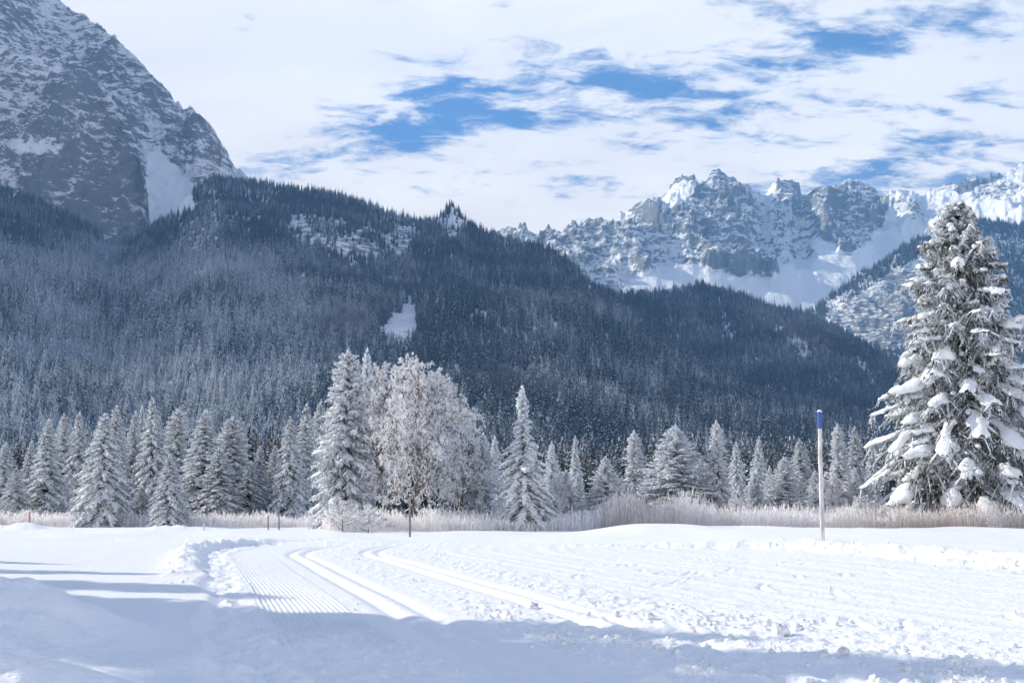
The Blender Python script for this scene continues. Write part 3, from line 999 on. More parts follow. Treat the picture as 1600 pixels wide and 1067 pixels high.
FR = 'front row of snowy spruces'
LEFT = [
    ('dense_b', 8, 690, 27, 98, 'shaded snowy spruce cut by the left edge of the photo'),
    ('dense_a', 42, 688, 22, 100, 'narrow shaded spruce directly behind the red pole'),
    ('dense_a', 76, 655, 36, 96, 'blue-shaded spruce first to the right of the red pole'),
    ('dense_c', 103, 645, 24, 104, 'slim spruce, left one of the twin tops left of the drooping spruce'),
    ('dense_b', 126, 643, 25, 103, 'slim spruce, right one of the twin tops left of the drooping spruce'),
    ('droop', 166, 645, 40, 88, 'bright spruce with long drooping snow-covered boughs in front of the left trees'),
    ('dense_b', 188, 633, 27, 102, 'tall spruce rising just behind the right side of the drooping spruce'),
    ('dense_c', 209, 642, 22, 105, 'slim spruce half hidden between the drooping spruce and the tallest left spruce'),
    ('dense_a', 223, 634, 20, 107, 'thin spruce touching the tallest left spruce on its left'),
    ('dense_b', 244, 620, 30, 100, 'tallest spruce of the left group, above the small front spruce'),
    ('droop', 268, 712, 28, 85, 'small bright spruce standing forward at the edge of the left snow'),
    ('fluffy', 279, 638, 27, 103, 'sunlit-topped spruce right of the tallest left spruce'),
    ('dense_a', 318, 640, 46, 94, 'broad dark spruce in the middle of the left row with a blunt top'),
    ('dense_c', 345, 700, 32, 92, 'lower spruce leaning on the right flank of the broad dark spruce'),
    ('fluffy', 364, 650, 32, 98, 'rounded spruce with brownish sunlit top in the left row'),
    ('dense_b', 388, 720, 27, 96, 'low shaded spruce right of the round-topped spruce'),
    ('dense_a', 404, 697, 25, 101, 'short spruce, left one of the low pair before the gap'),
    ('dense_c', 429, 696, 19, 102, 'short narrow spruce, right one of the low pair before the gap'),
    ('dense_b', 457, 650, 30, 92, 'snowy spruce behind the two thin grey poles'),
    ('dense_a', 476, 632, 33, 95, 'tall spruce right behind the spruce with two thin poles before it'),
    ('dense_c', 494, 626, 26, 99, 'dark spruce partly hidden behind the tall frosted spruce beside the birch'),
    ('dense_b', 222, 760, 20, 90, 'knee-high young spruce between the drooping and the small front spruce'),
    ('dense_a', 148, 690, 22, 106, 'dim spruce showing through behind the left side of the drooping spruce'),
    ('dense_b', 25, 730, 22, 94, 'low dim spruce left of the red pole'),
    ('dense_c', 305, 690, 25, 105, 'dim spruce filling the gap left of the broad dark spruce'),
]
for st, px, yt, hw, d, lab in LEFT:
    tree_at(st, px, yt, hw * 1.36, d, lab, FR)
MID = [
    ('fluffy', 542, 545, 43, 78, 'tall frosted spruce left of the birch with a dark right side'),
    ('frosty', 578, 543, 30, 82, 'pale frosted conifer top between the tall spruce and the birch'),
    ('frosty', 752, 676, 34, 80, 'frosted tree with dark bare lower trunk right of the birch'),
    ('frosty', 776, 682, 20, 86, 'slim frosted spruce directly left of the spire-topped spruce'),
    ('spire', 820, 603, 50, 72, 'snow-laden spruce with a thin spire top standing alone in the centre'),
    ('frosty', 862, 690, 20, 92, 'slim frosted spruce behind the right side of the spire-topped spruce'),
    ('frosty', 884, 735, 26, 78, 'low round frosted conifer right of the spire-topped spruce'),
    ('dense_a', 898, 682, 20, 108, 'dark slim spruce rising behind the low frosted conifers'),
    ('frosty', 904, 738, 18, 82, 'small frosted conifer beside the low round one'),
    ('broad', 942, 712, 30, 76, 'rounded white conifer left of the tall reed clump'),
    ('slender', 990, 672, 28, 80, 'pointed frosted spruce behind the tall reed clump'),
    ('broad', 1018, 735, 24, 78, 'low white conifer at the left foot of the broad pine-like tree'),
    ('broad', 1055, 663, 56, 76, 'broad white conifer with spreading shoulders behind the tall reeds'),
    ('slender', 1121, 657, 29, 76, 'slim white spruce with a narrow bumpy upper half'),
    ('dense_b', 1150, 690, 20, 112, 'dark shaded spruce right behind the slim bumpy spruce'),
    ('dense_a', 1180, 682, 23, 110, 'tallest dark shaded spruce between the slim spruce and the blue-tipped pole'),
    ('frosty', 1178, 736, 22, 80, 'bushy rime-white conifer, leftmost of the low group left of the blue-tipped pole'),
    ('frosty', 1200, 728, 15, 82, 'little pointed frosted spruce in the low group left of the blue-tipped pole'),
    ('broad', 1226, 713, 32, 76, 'white cone-shaped conifer in the low group left of the blue-tipped pole'),
    ('dense_c', 1252, 685, 28, 82, 'taller frosted spruce just left of the blue-tipped pole'),
    ('frosty', 1272, 735, 20, 80, 'low frosted conifer behind the blue-tipped pole'),
    ('slender', 1310, 662, 27, 79, 'tall frosted spruce first right of the blue-tipped pole'),
    ('dense_c', 1331, 666, 24, 82, 'tall frosted spruce second right of the blue-tipped pole'),
    ('frosty', 1338, 730, 17, 76, 'small pointed spruce at the left foot of the giant spruce'),
    ('dense_a', 1356, 684, 20, 88, 'slim spruce half hidden by the left boughs of the giant spruce'),
]
for st, px, yt, hw, d, lab in MID:
    tree_at(st, px, yt, hw * 1.18, d, lab, FR)

# trees standing outside the view on the left; their shadows lie over the foreground
cN = np.array([-sun_dir[1], sun_dir[0]]); cN /= np.linalg.norm(cN)
if cN[1] < 0:
    cN = -cN
aN = -np.array([sun_dir[0], sun_dir[1]]) / math.hypot(sun_dir[0], sun_dir[1])   # the way shadows fall
cot = 1 / math.tan(SUN_EL)
edge_pts = [ground(x, y)[:2] / S for x, y in [(110, 882), (250, 890), (480, 936), (600, 938), (760, 950), (1070, 972), (1300, 992), (1600, 1034), (1900, 1075)]]
ec = np.array([p @ cN for p in edge_pts]); ea = np.array([p @ aN for p in edge_pts])
od = np.argsort(ec)
ec, ea = ec[od], ea[od]
rs = R_(5)
kk = 0
for row in range(3):
    c = (ec[0] - 8 if row == 0 else 9.2) + row * 0.6
    while c < (ec[-1] - 0.3 if row == 0 else ec[0] + 4.0):
        Ht = rs.uniform(12.5, 14.5) + row * 1.0
        lim = np.interp(c, ec, ea) - rs.uniform(0, 0.8)
        p = (cN * c + aN * (lim - cot * Ht - row * 1.2)) * S
        thin = c < 9.2
        tree_at(['dense_b', 'fluffy', 'dense_c'][kk % 3], 0, 0, (1.15 if thin else 2.3) * S * rs.uniform(.9, 1.15), 0, 'snowy spruce standing outside the left edge of the view', 'spruces outside the left edge of the view', rs.uniform(0, 6.28), H=Ht * S, xy=(float(p[0]), float(p[1])))
        kk += 1
        c += rs.uniform(1.7, 2.6) if thin else (rs.uniform(1.3, 1.9) if c < 14 else rs.uniform(3.0, 4.6))

# ------------------------------------------------------------------ the giant spruce on the right: every bough is a part
def giant_spruce():
    px, d = 1492, 74
    Y = d * S
    top = at(px, 310, Y)
    X = top[0]
    z0 = gz(X, Y)
    H = top[2] - z0
    e = empty("giant_spruce_tree", (X, Y, z0))
    tag(e, 'giant snow-laden spruce towering at the right edge behind the reeds', 'tree')
    unit = Y / F_PX
    prof_px = [(0, 142), (.06, 152), (.2, 150), (.36, 142), (.42, 131), (.48, 114), (.55, 100), (.62, 92), (.70, 82), (.78, 70), (.85, 54), (.90, 38), (.94, 25), (1, 5)]
    prof = interp_prof(prof_px, unit)
    gt = Geo(); gt.add(*trunk_geo(H, .24 * S * 1.1, 3))
    link("trunk", gt.mesh("giant_trunk", M_BARK), e)
    rs = R_(77)
    nb = 295
    t = 0.055 + 0.925 * (np.arange(nb) + rs.uniform(-.4, .4, nb)) / nb
    t = t ** 0.97
    for i in range(nb):
        ti = min(max(t[i], .035), .975)
        az = i * 2.39996 + rs.uniform(-.3, .3)
        Lb = prof(ti) * rs.uniform(.74, 1.12)
        o_ = np.array([math.cos(az), math.sin(az), 0]); sd_ = np.array([-o_[1], o_[0], 0]); up = np.array([0, 0, 1.0])
        pit = -0.34 + 0.78 * ti ** 1.25 + rs.uniform(-.12, .12)
        drp = rs.uniform(.22, .48) * (1.1 - .6 * ti)
        tipk = rs.uniform(.02, .12)
        bend = rs.uniform(-.18, .18)

        def spine(s):
            s = np.asarray(s)
            return o_ * (s * Lb)[:, None] + sd_ * (bend * s ** 2 * Lb)[:, None] + up * (ti * H + Lb * (pit * s - drp * s ** 2 + tipk * s ** 4))[:, None]
        gq = Geo()
        C = spine(np.linspace(0, 1, 6))
        gq.add(*tubes(C[None], ((.004 + .012 * Lb) * np.linspace(1, .2, 6))[None], None, 4), 1)
        # secondary twigs, each carrying blades of needles
        n2 = int(12 + 22 * min(1, Lb / 1.9))
        s = np.sort(rs.uniform(.12, 1.0, n2))
        B = spine(s)
        sg = np.where(np.arange(n2) % 2, 1, -1)
        ln = Lb * .40 * (1.15 - .7 * s) * rs.uniform(.6, 1.2, n2)
        ln = np.maximum(ln, .10)
        dr_ = sd_ * (sg * rs.uniform(.3, 1.0, n2))[:, None] + o_ * rs.uniform(.2, .8, (n2, 1)) - up * rs.uniform(.25, 1.1, (n2, 1))
        dr_ /= np.linalg.norm(dr_, axis=1, keepdims=True)
        nq = 11
        q = np.linspace(0, 1, nq)
        TB = B[:, None] + dr_[:, None] * (ln[:, None] * q)[..., None] - up * (0.25 * ln[:, None] * q ** 2)[..., None]
        dd = dr_[:, None] * .6 + rs.normal(0, .55, (n2, nq, 3)) - up * .45
        dd /= np.linalg.norm(dd, axis=-1, keepdims=True)
        dd *= (0.085 + 0.05 * rs.uniform(size=(n2, nq, 1))) * (0.75 + 0.25 * min(1, Lb))
        gq.add(*lozenges(TB, dd, rand_perp(dd, rs) * rs.uniform(.012, .021, (n2, nq, 1))), 0)
        # blades right along the bough
        n3 = int(16 + 22 * min(1, Lb / 1.6))
        s3 = rs.uniform(.08, 1.02, n3)
        d3 = o_ * .5 + rs.normal(0, .6, (n3, 3)) - up * .25
        d3 /= np.linalg.norm(d3, axis=1, keepdims=True)
        d3 *= rs.uniform(.08, .14, (n3, 1))
        gq.add(*lozenges(spine(s3), d3, rand_perp(d3, rs) * rs.uniform(.011, .018, (n3, 1))), 0)
        bo = link("bough", gq.mesh("giant_bough", [M_NEEDLE_B, M_BARK], False), e)
        # snow: pillow over the outer bough plus clots on the twigs
        g2 = Geo()
        K, J = 12, 9
        s0 = rs.uniform(.45, .74)
        heavy = rs.uniform() < (.50 if ti < .55 else .22)
        wmax = Lb * (rs.uniform(.075, .125) if heavy else rs.uniform(.06, .10))
        hmax = (rs.uniform(.10, .17) if heavy else rs.uniform(.03, .055)) * (0.55 + .45 * min(1, Lb / 1.4))
        ss = np.linspace(s0, 1.035, K)
        C = spine(ss)
        x = np.linspace(0, 1, K)
        bell = np.clip(np.sin((0.08 + .92 * x ** 1.25) * np.pi * .965), 0.02, 1) ** .55
        lob = 1 + .35 * np.sin(x * rs.uniform(6, 12) + rs.uniform(0, 6))
        ph = np.arange(J) / J * 2 * np.pi
        cs, sn = np.cos(ph), np.sin(ph)
        W = wmax * bell * lob
        Hh = hmax * bell * (1 + .3 * np.sin(x * rs.uniform(5, 11) + rs.uniform(0, 6)))
        V = C[:, None] + sd_ * (W[:, None] * cs)[..., None] + up * (Hh[:, None] * np.where(sn > 0, sn, .4 * sn) - (W[:, None] * np.abs(cs) ** 2.2) * .30)[..., None]
        V = V + rs.normal(0, .013, V.shape)
        g2.add(V, ring_faces(1, K, J))
        # rounded lumps resting on the side sprays
        for _ in range(int(rs.uniform(4, 10) if heavy else rs.uniform(2, 6))):
            sq = rs.uniform(.3, .98)
            c0 = spine(np.array([sq]))[0] + sd_ * rs.uniform(-.16, .16) * Lb * (1.2 - sq) + up * .01
            r0 = rs.uniform(.022, .075)
            th = np.linspace(0, np.pi, 6)
            ax_ = o_ * rs.uniform(.6, 1.5) + sd_ * rs.uniform(-.7, .7) - up * rs.uniform(.1, .5)
            Cb = c0 - ax_ * (np.cos(th) * r0 * 1.2)[:, None]
            Vb, Fb = tubes(Cb[None], np.maximum(np.sin(th) * r0, .002)[None], None, 7)
            g2.add(Vb + rs.normal(0, .006, Vb.shape), Fb)
        m_ = int(n2 * .38)
        K2, J2 = 4, 5
        pick = rs.choice(n2, m_, replace=False)
        q2 = np.linspace(.0, .95, K2)
        Cn = B[pick][:, None] + dr_[pick][:, None] * (ln[pick][:, None] * q2)[..., None] - up * (0.25 * ln[pick][:, None] * q2 ** 2)[..., None] + up * .014
        wd = (np.array([.5, 1, .8, .1]) * rs.uniform(.010, .030, (m_, 1))) * rs.uniform(.7, 1.3, (m_, K2))
        g2.add(*tubes(Cn, wd, None, J2))
        link("snow_pad", g2.mesh("giant_snow_pad", M_TSNOW), bo)
    # leader
    gq = Geo()
    nl = 60
    zz = H * rs.uniform(.955, 1.0, nl); aa = rs.uniform(0, 6.28, nl)
    d_ = np.stack([np.cos(aa), np.sin(aa), rs.uniform(.2, 1.3, nl)], -1) * rs.uniform(.06, .16, (nl, 1))
    gq.add(*lozenges(np.stack([0 * zz, 0 * zz, zz], -1), d_, rand_perp(d_, rs) * .016), 0)
    link("leader", gq.mesh("giant_leader", [M_NEEDLE_F], False), e)


giant_spruce()

# ------------------------------------------------------------------ birches and bushes white with rime
def branching(seed, H, levels, trunk_bend=0.05, spread=1.0, droop=0.5, first=0.12, prof=None):
    """list of polylines per level: (n,K,3) centres and (n,) radii"""
    rs = R_(seed)
    K = 8
    q = np.linspace(0, 1, K)
    C = np.stack([trunk_bend * H * np.sin(q * 2.2) + rs.normal(0, .006 * H, K), rs.normal(0, .006 * H, K), q * H * .93], -1)
    C[0, :2] = 0
    C[0, 2] = -.03 * H
    res = [(C[None], np.array([.020 * H]))]
    for li, (cnt, lr, up_) in enumerate(levels):
        P, rad0 = res[-1]
        n = len(P)
        par = np.repeat(np.arange(n), cnt)
        m_ = len(par)
        lo = first if li == 0 else .15
        s = rs.uniform(lo, .98, m_)
        if li == 0:
            s = np.linspace(lo, .97, m_) + rs.uniform(-.02, .02, m_)
        f = s * (K - 1)
        i0 = np.clip(f.astype(int), 0, K - 2)
        fr = (f - i0)[:, None]
        base = P[par, i0] * (1 - fr) + P[par, i0 + 1] * fr
        T = P[par, i0 + 1] - P[par, i0]
        T /= np.linalg.norm(T, axis=1, keepdims=True) + 1e-9
        plen = np.linalg.norm(np.diff(P, axis=1), axis=-1).sum(1)[par]
        if li == 0:
            az = np.arange(m_) * 2.4 + rs.uniform(-.4, .4, m_)
            Dr = np.stack([np.cos(az), np.sin(az), 0 * az], -1) * spread + np.array([0, 0, 1.0]) * (up_ + .5 * s)[:, None]
            ln = H * lr * rs.uniform(.75, 1.15, m_) * (np.interp(s, [0, .15, .45, .8, 1], [.75, .95, 1.0, .62, .28]) if prof is None else np.interp(s, *prof))
        else:
            Dr = T * .75 + rs.normal(0, .62, (m_, 3)) + np.array([0, 0, up_])
            ln = plen * lr * rs.uniform(.6, 1.2, m_) * (1.15 - .55 * s)
        Dr /= np.linalg.norm(Dr, axis=1, keepdims=True)
        k = q[None, :, None]
        dp = droop * (li / len(levels)) ** 1.0
        C = base[:, None] + Dr[:, None] * (ln[:, None, None] * k)
        wig = np.cumsum(rs.normal(0, .035, (m_, K, 3)), axis=1) * ln[:, None, None]
        wig -= wig[:, :1]
        C = C + wig
        C[..., 2] -= (dp * ln[:, None] * q[None] ** 2)
        res.append((C, rad0[par] * .50 * (1.1 - .6 * s)))
    return res


def rime_tree(name, px, ytop, ybase, halfw, d, label, seed, levels, spread, droop, bend=0.05, first=.12, cat='tree', blade=(.030, .012), group=None, prof=None):
    Y = d * S
    top = at(px, ytop, Y)
    z = gz(top[0], Y)
    H = top[2] - z
    e = empty(name, (top[0], Y, z))
    tag(e, label, cat, group)
    res = branching(seed, H, levels, bend, spread, droop, first, prof)
    rs = R_(seed + 1)
    # fit the crown's spread to the photo
    allp = res[-1][0].reshape(-1, 3)
    kx = (halfw / F_PX * Y) / np.percentile(np.abs(allp[:, 0]), 98)
    kz = (H * 1.0) / np.percentile(allp[:, 2], 99.7)
    sc3 = np.array([kx, kx, kz])
    res = [(C * sc3, r * S / .42) for C, r in res]
    gt = Geo(); C, r = res[0]
    gt.add(*tubes(C, r[:, None] * np.linspace(1, .3, 8)[None], None, 9))
    link("trunk", gt.mesh(name + "_trunk", M_BIRCH), e)
    gb = Geo()
    for C, r in res[1:-1]:
        gb.add(*tubes(C[:, ::(1 if len(C) < 400 else 2)], np.maximum(r[:, None] * np.linspace(1, .25, C[:, ::(1 if len(C) < 400 else 2)].shape[1])[None], .0028), None, 4))
    link("branches", gb.mesh(name + "_branches", [M_RIMEBARK]), e)
    # rimed twigs: blades along the finest level and a few along the level above
    gw = Geo()
    C, r = res[-1]
    a, b_, c_ = C[:, 0], C[:, 3], C[:, 7]
    w = rand_perp(b_ - a, rs) * rs.uniform(.6, 1.3, (len(a), 1)) * blade[1]
    gw.add(*lozenges(a, (b_ - a) * 1.25, w))
    w = rand_perp(c_ - b_, rs) * rs.uniform(.6, 1.3, (len(a), 1)) * blade[1]
    gw.add(*lozenges(b_, c_ - b_, w))
    for ii in (1, 3, 5, 6):
        dd = rs.normal(0, 1, a.shape); dd[:, 2] -= .5
        dd *= blade[0] * rs.uniform(.7, 1.6, (len(a), 1)) / np.linalg.norm(dd, axis=1, keepdims=True) * 1.6
        gw.add(*lozenges(C[:, ii], dd, rand_perp(dd, rs) * blade[1] * .8))
    link("rimed_twigs", gw.mesh(name + "_twigs", [M_RIME], False), e)
    return e


M_RIMEBARK = needle_material("rimed_branches", (0.13, 0.11, 0.10), (0.80, 0.81, 0.85), 0.36, 6.0, 0.0)
rime_tree("birch_tree", 650, 554, 808, 80, 74, 'large birch white with rime, dark forked trunk, behind the thin grey pole', 21, [(34, .56, .66), (9, .46, .20), (7, .44, .08), (5, .50, -.10)], 1.0, .5, .02, .12, blade=(.020, .0070), prof=([0, .12, .35, .6, .8, 1], [.6, .85, 1.0, .80, .50, .22]))
rime_tree("birch_tree", 594, 566, 808, 52, 79, 'rime-white birch squeezed between the tall frosted spruce and the large birch', 22, [(26, .42, .75), (8, .46, .15), (7, .46, .0), (5, .50, -.2)], 1.0, .6, .03, .25, blade=(.020, .0075))
rime_tree("birch_tree", 722, 640, 808, 48, 79, 'lower rime-white tree filling in behind the right side of the large birch', 23, [(24, .46, .5), (8, .46, .10), (6, .46, -.0), (4, .50, -.2)], 1.0, .6, .0, .1, blade=(.020, .0075))
rime_tree("alder_tree", 872, 738, 806, 26, 76, 'small rime-white tree with bare twigs right of the spire-topped spruce', 24, [(18, .5, .5), (7, .5, .2), (6, .5, .0), (3, .6, -.2)], 1.0, .5, .0, .1)
rime_tree("alder_tree", 1086, 722, 804, 30, 78, 'rime-white bare tree between the broad conifer and the slim bumpy spruce', 25, [(18, .5, .5), (7, .5, .2), (6, .5, .0), (3, .6, -.2)], 1.0, .5, .0, .1)
rime_tree("alder_tree", 966, 742, 804, 30, 76, 'low rime-white bare tree behind the left end of the tall reeds', 26, [(18, .5, .4), (7, .5, .2), (6, .5, .0), (3, .6, -.2)], 1.0, .5, .0, .1)
rime_tree("alder_tree", 1300, 738, 806, 30, 76, 'low rime-white bare tree just right of the blue-tipped pole', 27, [(18, .5, .4), (7, .5, .2), (6, .5, .0), (3, .6, -.2)], 1.0, .5, .0, .1)
BUSH = [(16, .62, .55), (7, .5, .3), (6, .5, .15), (3, .6, .05)]
for px, yt, hw, d, lab, sd0 in [
        (536, 778, 36, 70, 'frosted bush at the left foot of the tall spruce beside the birch', 31),
        (576, 788, 34, 69, 'low frosted bush in front of the pale conifer left of the birch', 32),
        (1150, 770, 26, 72, 'frosted bush at the right foot of the slim bumpy spruce', 35),
        (1350, 775, 30, 71, 'frosted bush under the left boughs of the giant spruce', 36)]:
    rime_tree("frosted_bush", px, yt, 812, hw, d, lab, sd0, BUSH, .9, .2, 0, .02, 'bush', blade=(.016, .0045), prof=([0, 1], [1, .5]))

# ------------------------------------------------------------------ reeds along the edge of the field
m, nt, out = new_mat("frosted_reeds")
M_REED = m
tcn = N(nt, 'ShaderNodeTexCoord')
sp_ = N(nt, 'ShaderNodeSeparateXYZ')
L(nt, tcn.outputs['Object'], sp_.inputs[0])
att = N(nt, 'ShaderNodeAttribute', attribute_name='frost')
n = noise_tex(nt, tcn.outputs['Object'], 5, 3, .6)
f = M(nt, 'ADD', att.outputs['Fac'], M(nt, 'MULTIPLY', M(nt, 'SUBTRACT', n, .5), .7), clamp=True)
c = mixc(nt, f, (0.54, 0.465, 0.42), (0.90, 0.89, 0.905))
b = N(nt, 'ShaderNodeBsdfDiffuse'); t_ = N(nt, 'ShaderNodeBsdfTranslucent')
L(nt, c, b.inputs[0]); L(nt, c, t_.inputs[0])
mx = N(nt, 'ShaderNodeMixShader'); mx.inputs[0].default_value = .5
L(nt, b.outputs[0], mx.inputs[1]); L(nt, t_.outputs[0], mx.inputs[2])
L(nt, mx.outputs[0], out.inputs['Surface'])


def reeds(seed):
    rs = R_(seed)
    px_ = []
    n_ = 36000
    px = rs.uniform(-60, 1660, n_)
    yb = np.interp(px, [-60, 0, 200, 480, 508, 522, 700, 900, 1600, 1660], [826, 826, 828, 831, 832, 832, 833, 834, 836, 836])
    dist0 = ground(px, np.interp(px, [-60, 500, 512, 1660], [822.5, 824.5, 831, 833.5]))[:, 1]
    Y = dist0 + rs.uniform(0, 1, n_) ** 1.2 * 3.6
    X = (px - 800) / F_PX * Y
    hgt = np.interp(px, [-60, 60, 505, 515, 640, 900, 935, 975, 1080, 1120, 1300, 1420, 1480, 1660], [.40, .36, .34, .46, .40, .40, .60, .80, .66, .44, .38, .44, .48, .44])
    hgt = .86 * hgt * rs.uniform(.45, 1.15, n_) * np.clip(1 + .8 * fbm(X * 1.1, Y * .9, 3, 7), .25, 1.5)
    frost = np.interp(px, [-60, 500, 515, 900, 945, 985, 1060, 1100, 1250, 1390, 1500, 1660], [.75, .8, .97, .97, .62, .35, .6, .80, .80, .42, .40, .55]) + rs.normal(.06, .18, n_) + .25 * fbm(X * 2, Y, 2, 17)
    z = field_height(X, Y) - .02
    P = np.stack([X, Y, z], -1)
    lean = rs.normal(0, .11, (n_, 3)); lean[:, 2] = 1
    d = lean * hgt[:, None]
    w = np.stack([rs.uniform(-1, 1, n_), rs.uniform(-.6, .6, n_), 0 * px], -1)
    w /= np.linalg.norm(w, axis=1, keepdims=True)
    w *= rs.uniform(.0035, .0075, (n_, 1))
    V = np.stack([P - w * .6, P + w * .6, P + d * .6 + w, P + d, P + d * .6 - w], 1).reshape(-1, 3)
    F = np.arange(n_ * 5).reshape(-1, 5)
    g = Geo(); g.add(V, F)
    # rimed plume at the tip
    tip = P + d * .86
    dd = lean * .10 + rs.normal(0, .03, (n_, 3))
    V2, F2 = lozenges(tip, dd * rs.uniform(.7, 1.5, (n_, 1)), rand_perp(dd, rs) * rs.uniform(.007, .014, (n_, 1)))
    g.add(V2, F2)
    # leaves
    tip = P + d * rs.uniform(.25, .8, (n_, 1))
    dd = rs.normal(0, .07, (n_, 3)); dd[:, 2] = np.abs(dd[:, 2]) * .8 + .02
    V3, F3 = lozenges(tip, dd, rand_perp(dd, rs) * .005)
    g.add(V3, F3)
    me = g.mesh("reed_bed", M_REED, False)
    a = me.attributes.new('frost', 'FLOAT', 'POINT')
    fr = np.clip(frost, 0, 1)
    low_ = np.array([-.18, -.18, 0, .2, 0])
    v = np.concatenate([np.clip(np.repeat(fr, 5) + np.tile(low_, n_), 0, 1), np.clip(np.repeat(fr, 4) + .25, 0, 1), np.repeat(fr, 4)])
    a.data.foreach_set('value', v.astype(np.float32))
    o = link("reed_bed", me)
    tag(o, 'belt of frosted pale reeds along the far edge of the snow field', 'reeds', kind='stuff')


reeds(9)

# ------------------------------------------------------------------ marker poles
def cyl(C, r, J=12):
    C = np.asarray(C, float)
    V, F = tubes(C[None], np.asarray(r, float)[None], None, J)
    return V, F


def pole(name, px, ytop, ybase, wpx, label, shaft_mat, tip=None, tip_from=None, cap=True, group=None, lean=0.0, zoff=0.0):
    b_ = ground(px[1], ybase)
    z = gz(b_[0], b_[1])
    for _ in range(4):                       # settle on the uneven snow
        b_ = ground(px[1], ybase, z)
        z = gz(b_[0], b_[1])
    top = at(px[0], ytop, b_[1])
    h = top[2] - z
    r = wpx / 2 / F_PX * b_[1]
    dx = top[0] - b_[0]
    e = empty(name, (b_[0], b_[1], z))
    tag(e, label, 'pole', group)
    k = 1.0 if tip_from is None else tip_from
    q = np.linspace(-.06, k, 10)
    g = Geo()
    ws = R_(int(px[0])).normal(0, r * .07, 10)
    g.add(*cyl(np.stack([dx * q + ws, 0 * q, h * q], -1), r * (1.04 - .10 * np.clip(q, 0, 1))))
    if tip_from is None:
        g.add(*cyl([(dx, 0, h), (dx, 0, h + r * .05)], [r * .94, .0001]))
    link("shaft", g.mesh(name + "_shaft", shaft_mat), e)
    if tip is not None:
        q = np.linspace(k, 1.0, 4)
        g = Geo()
        g.add(*cyl(np.stack([dx * q, 0 * q, h * q], -1), np.full(4, r * 1.0)))
        g.add(*cyl([(dx, 0, h), (dx, 0, h + r * .05)], [r * 1.0, .0001]))
        link("painted_tip", g.mesh(name + "_tip", tip), e)
    if cap:
        g = Geo()
        q = np.linspace(0, 1, 6)
        g.add(*cyl(np.stack([dx + .12 * r * q, 0 * q, h - r * .15 + q * r * 1.15], -1), r * np.array([1.12, 1.16, 1.05, .85, .5, .001])))
        link("snow_cap", g.mesh(name + "_cap", M_TSNOW), e)
    # snow blown against the windward side
    g = Geo()
    q = np.linspace(.02, min(k, .96), 9)
    rr = r * .72 * np.clip(.55 + .45 * R_(int(px[0]) + 1).normal(0, .6, 9), .15, 1)
    rr[0] = rr[-1] = .001
    g.add(*cyl(np.stack([dx * q - r * .55, 0 * q - r * .25, h * q], -1), rr, 8))
    if wpx > 6:
        link("wind_snow", g.mesh(name + "_rime", M_TSNOW), e)
    return e


pole("marker_pole", (1280.5, 1285.5), 643, 859, 6.8, 'tall pale wooden pole with a blue tip and snow cap at the right bank', M_POLE, M_BLUE, .865)
pole("marker_pole", (640.5, 640.5), 773, 839, 3.4, 'thin dark grey pole standing in front of the large birch', M_POLE_D)
pole("marker_pole", (436, 436), 787, 830, 2.2, 'thin grey pole, taller one of the pair before the left spruces', M_POLE_D)
pole("marker_pole", (419, 419), 805, 830, 2.0, 'thin grey pole, shorter one of the pair before the left spruces', M_POLE_D)
pole("marker_pole", (46, 46), 799, 826, 2.6, 'faded red pole sticking out of the snow heap at far left', M_RED)
pole("marker_stake", (318.5, 318.5), 819, 830, 2.6, 'short white stake at the edge of the left snow', M_POLE)

# ------------------------------------------------------------------ clods of snow thrown up by the groomer
def clod_shape(rs, n1=5, n2=7):
    th = np.linspace(0, np.pi, n1)
    r = np.sin(th)
    C = np.stack([0 * th, 0 * th, -np.cos(th)], -1)
    V, F = tubes(C[None], np.maximum(r, .02)[None], None, n2)
    V = V * (1 + rs.normal(0, .16, (len(V), 1))) * np.array([1, .85, .7])
    return V, F


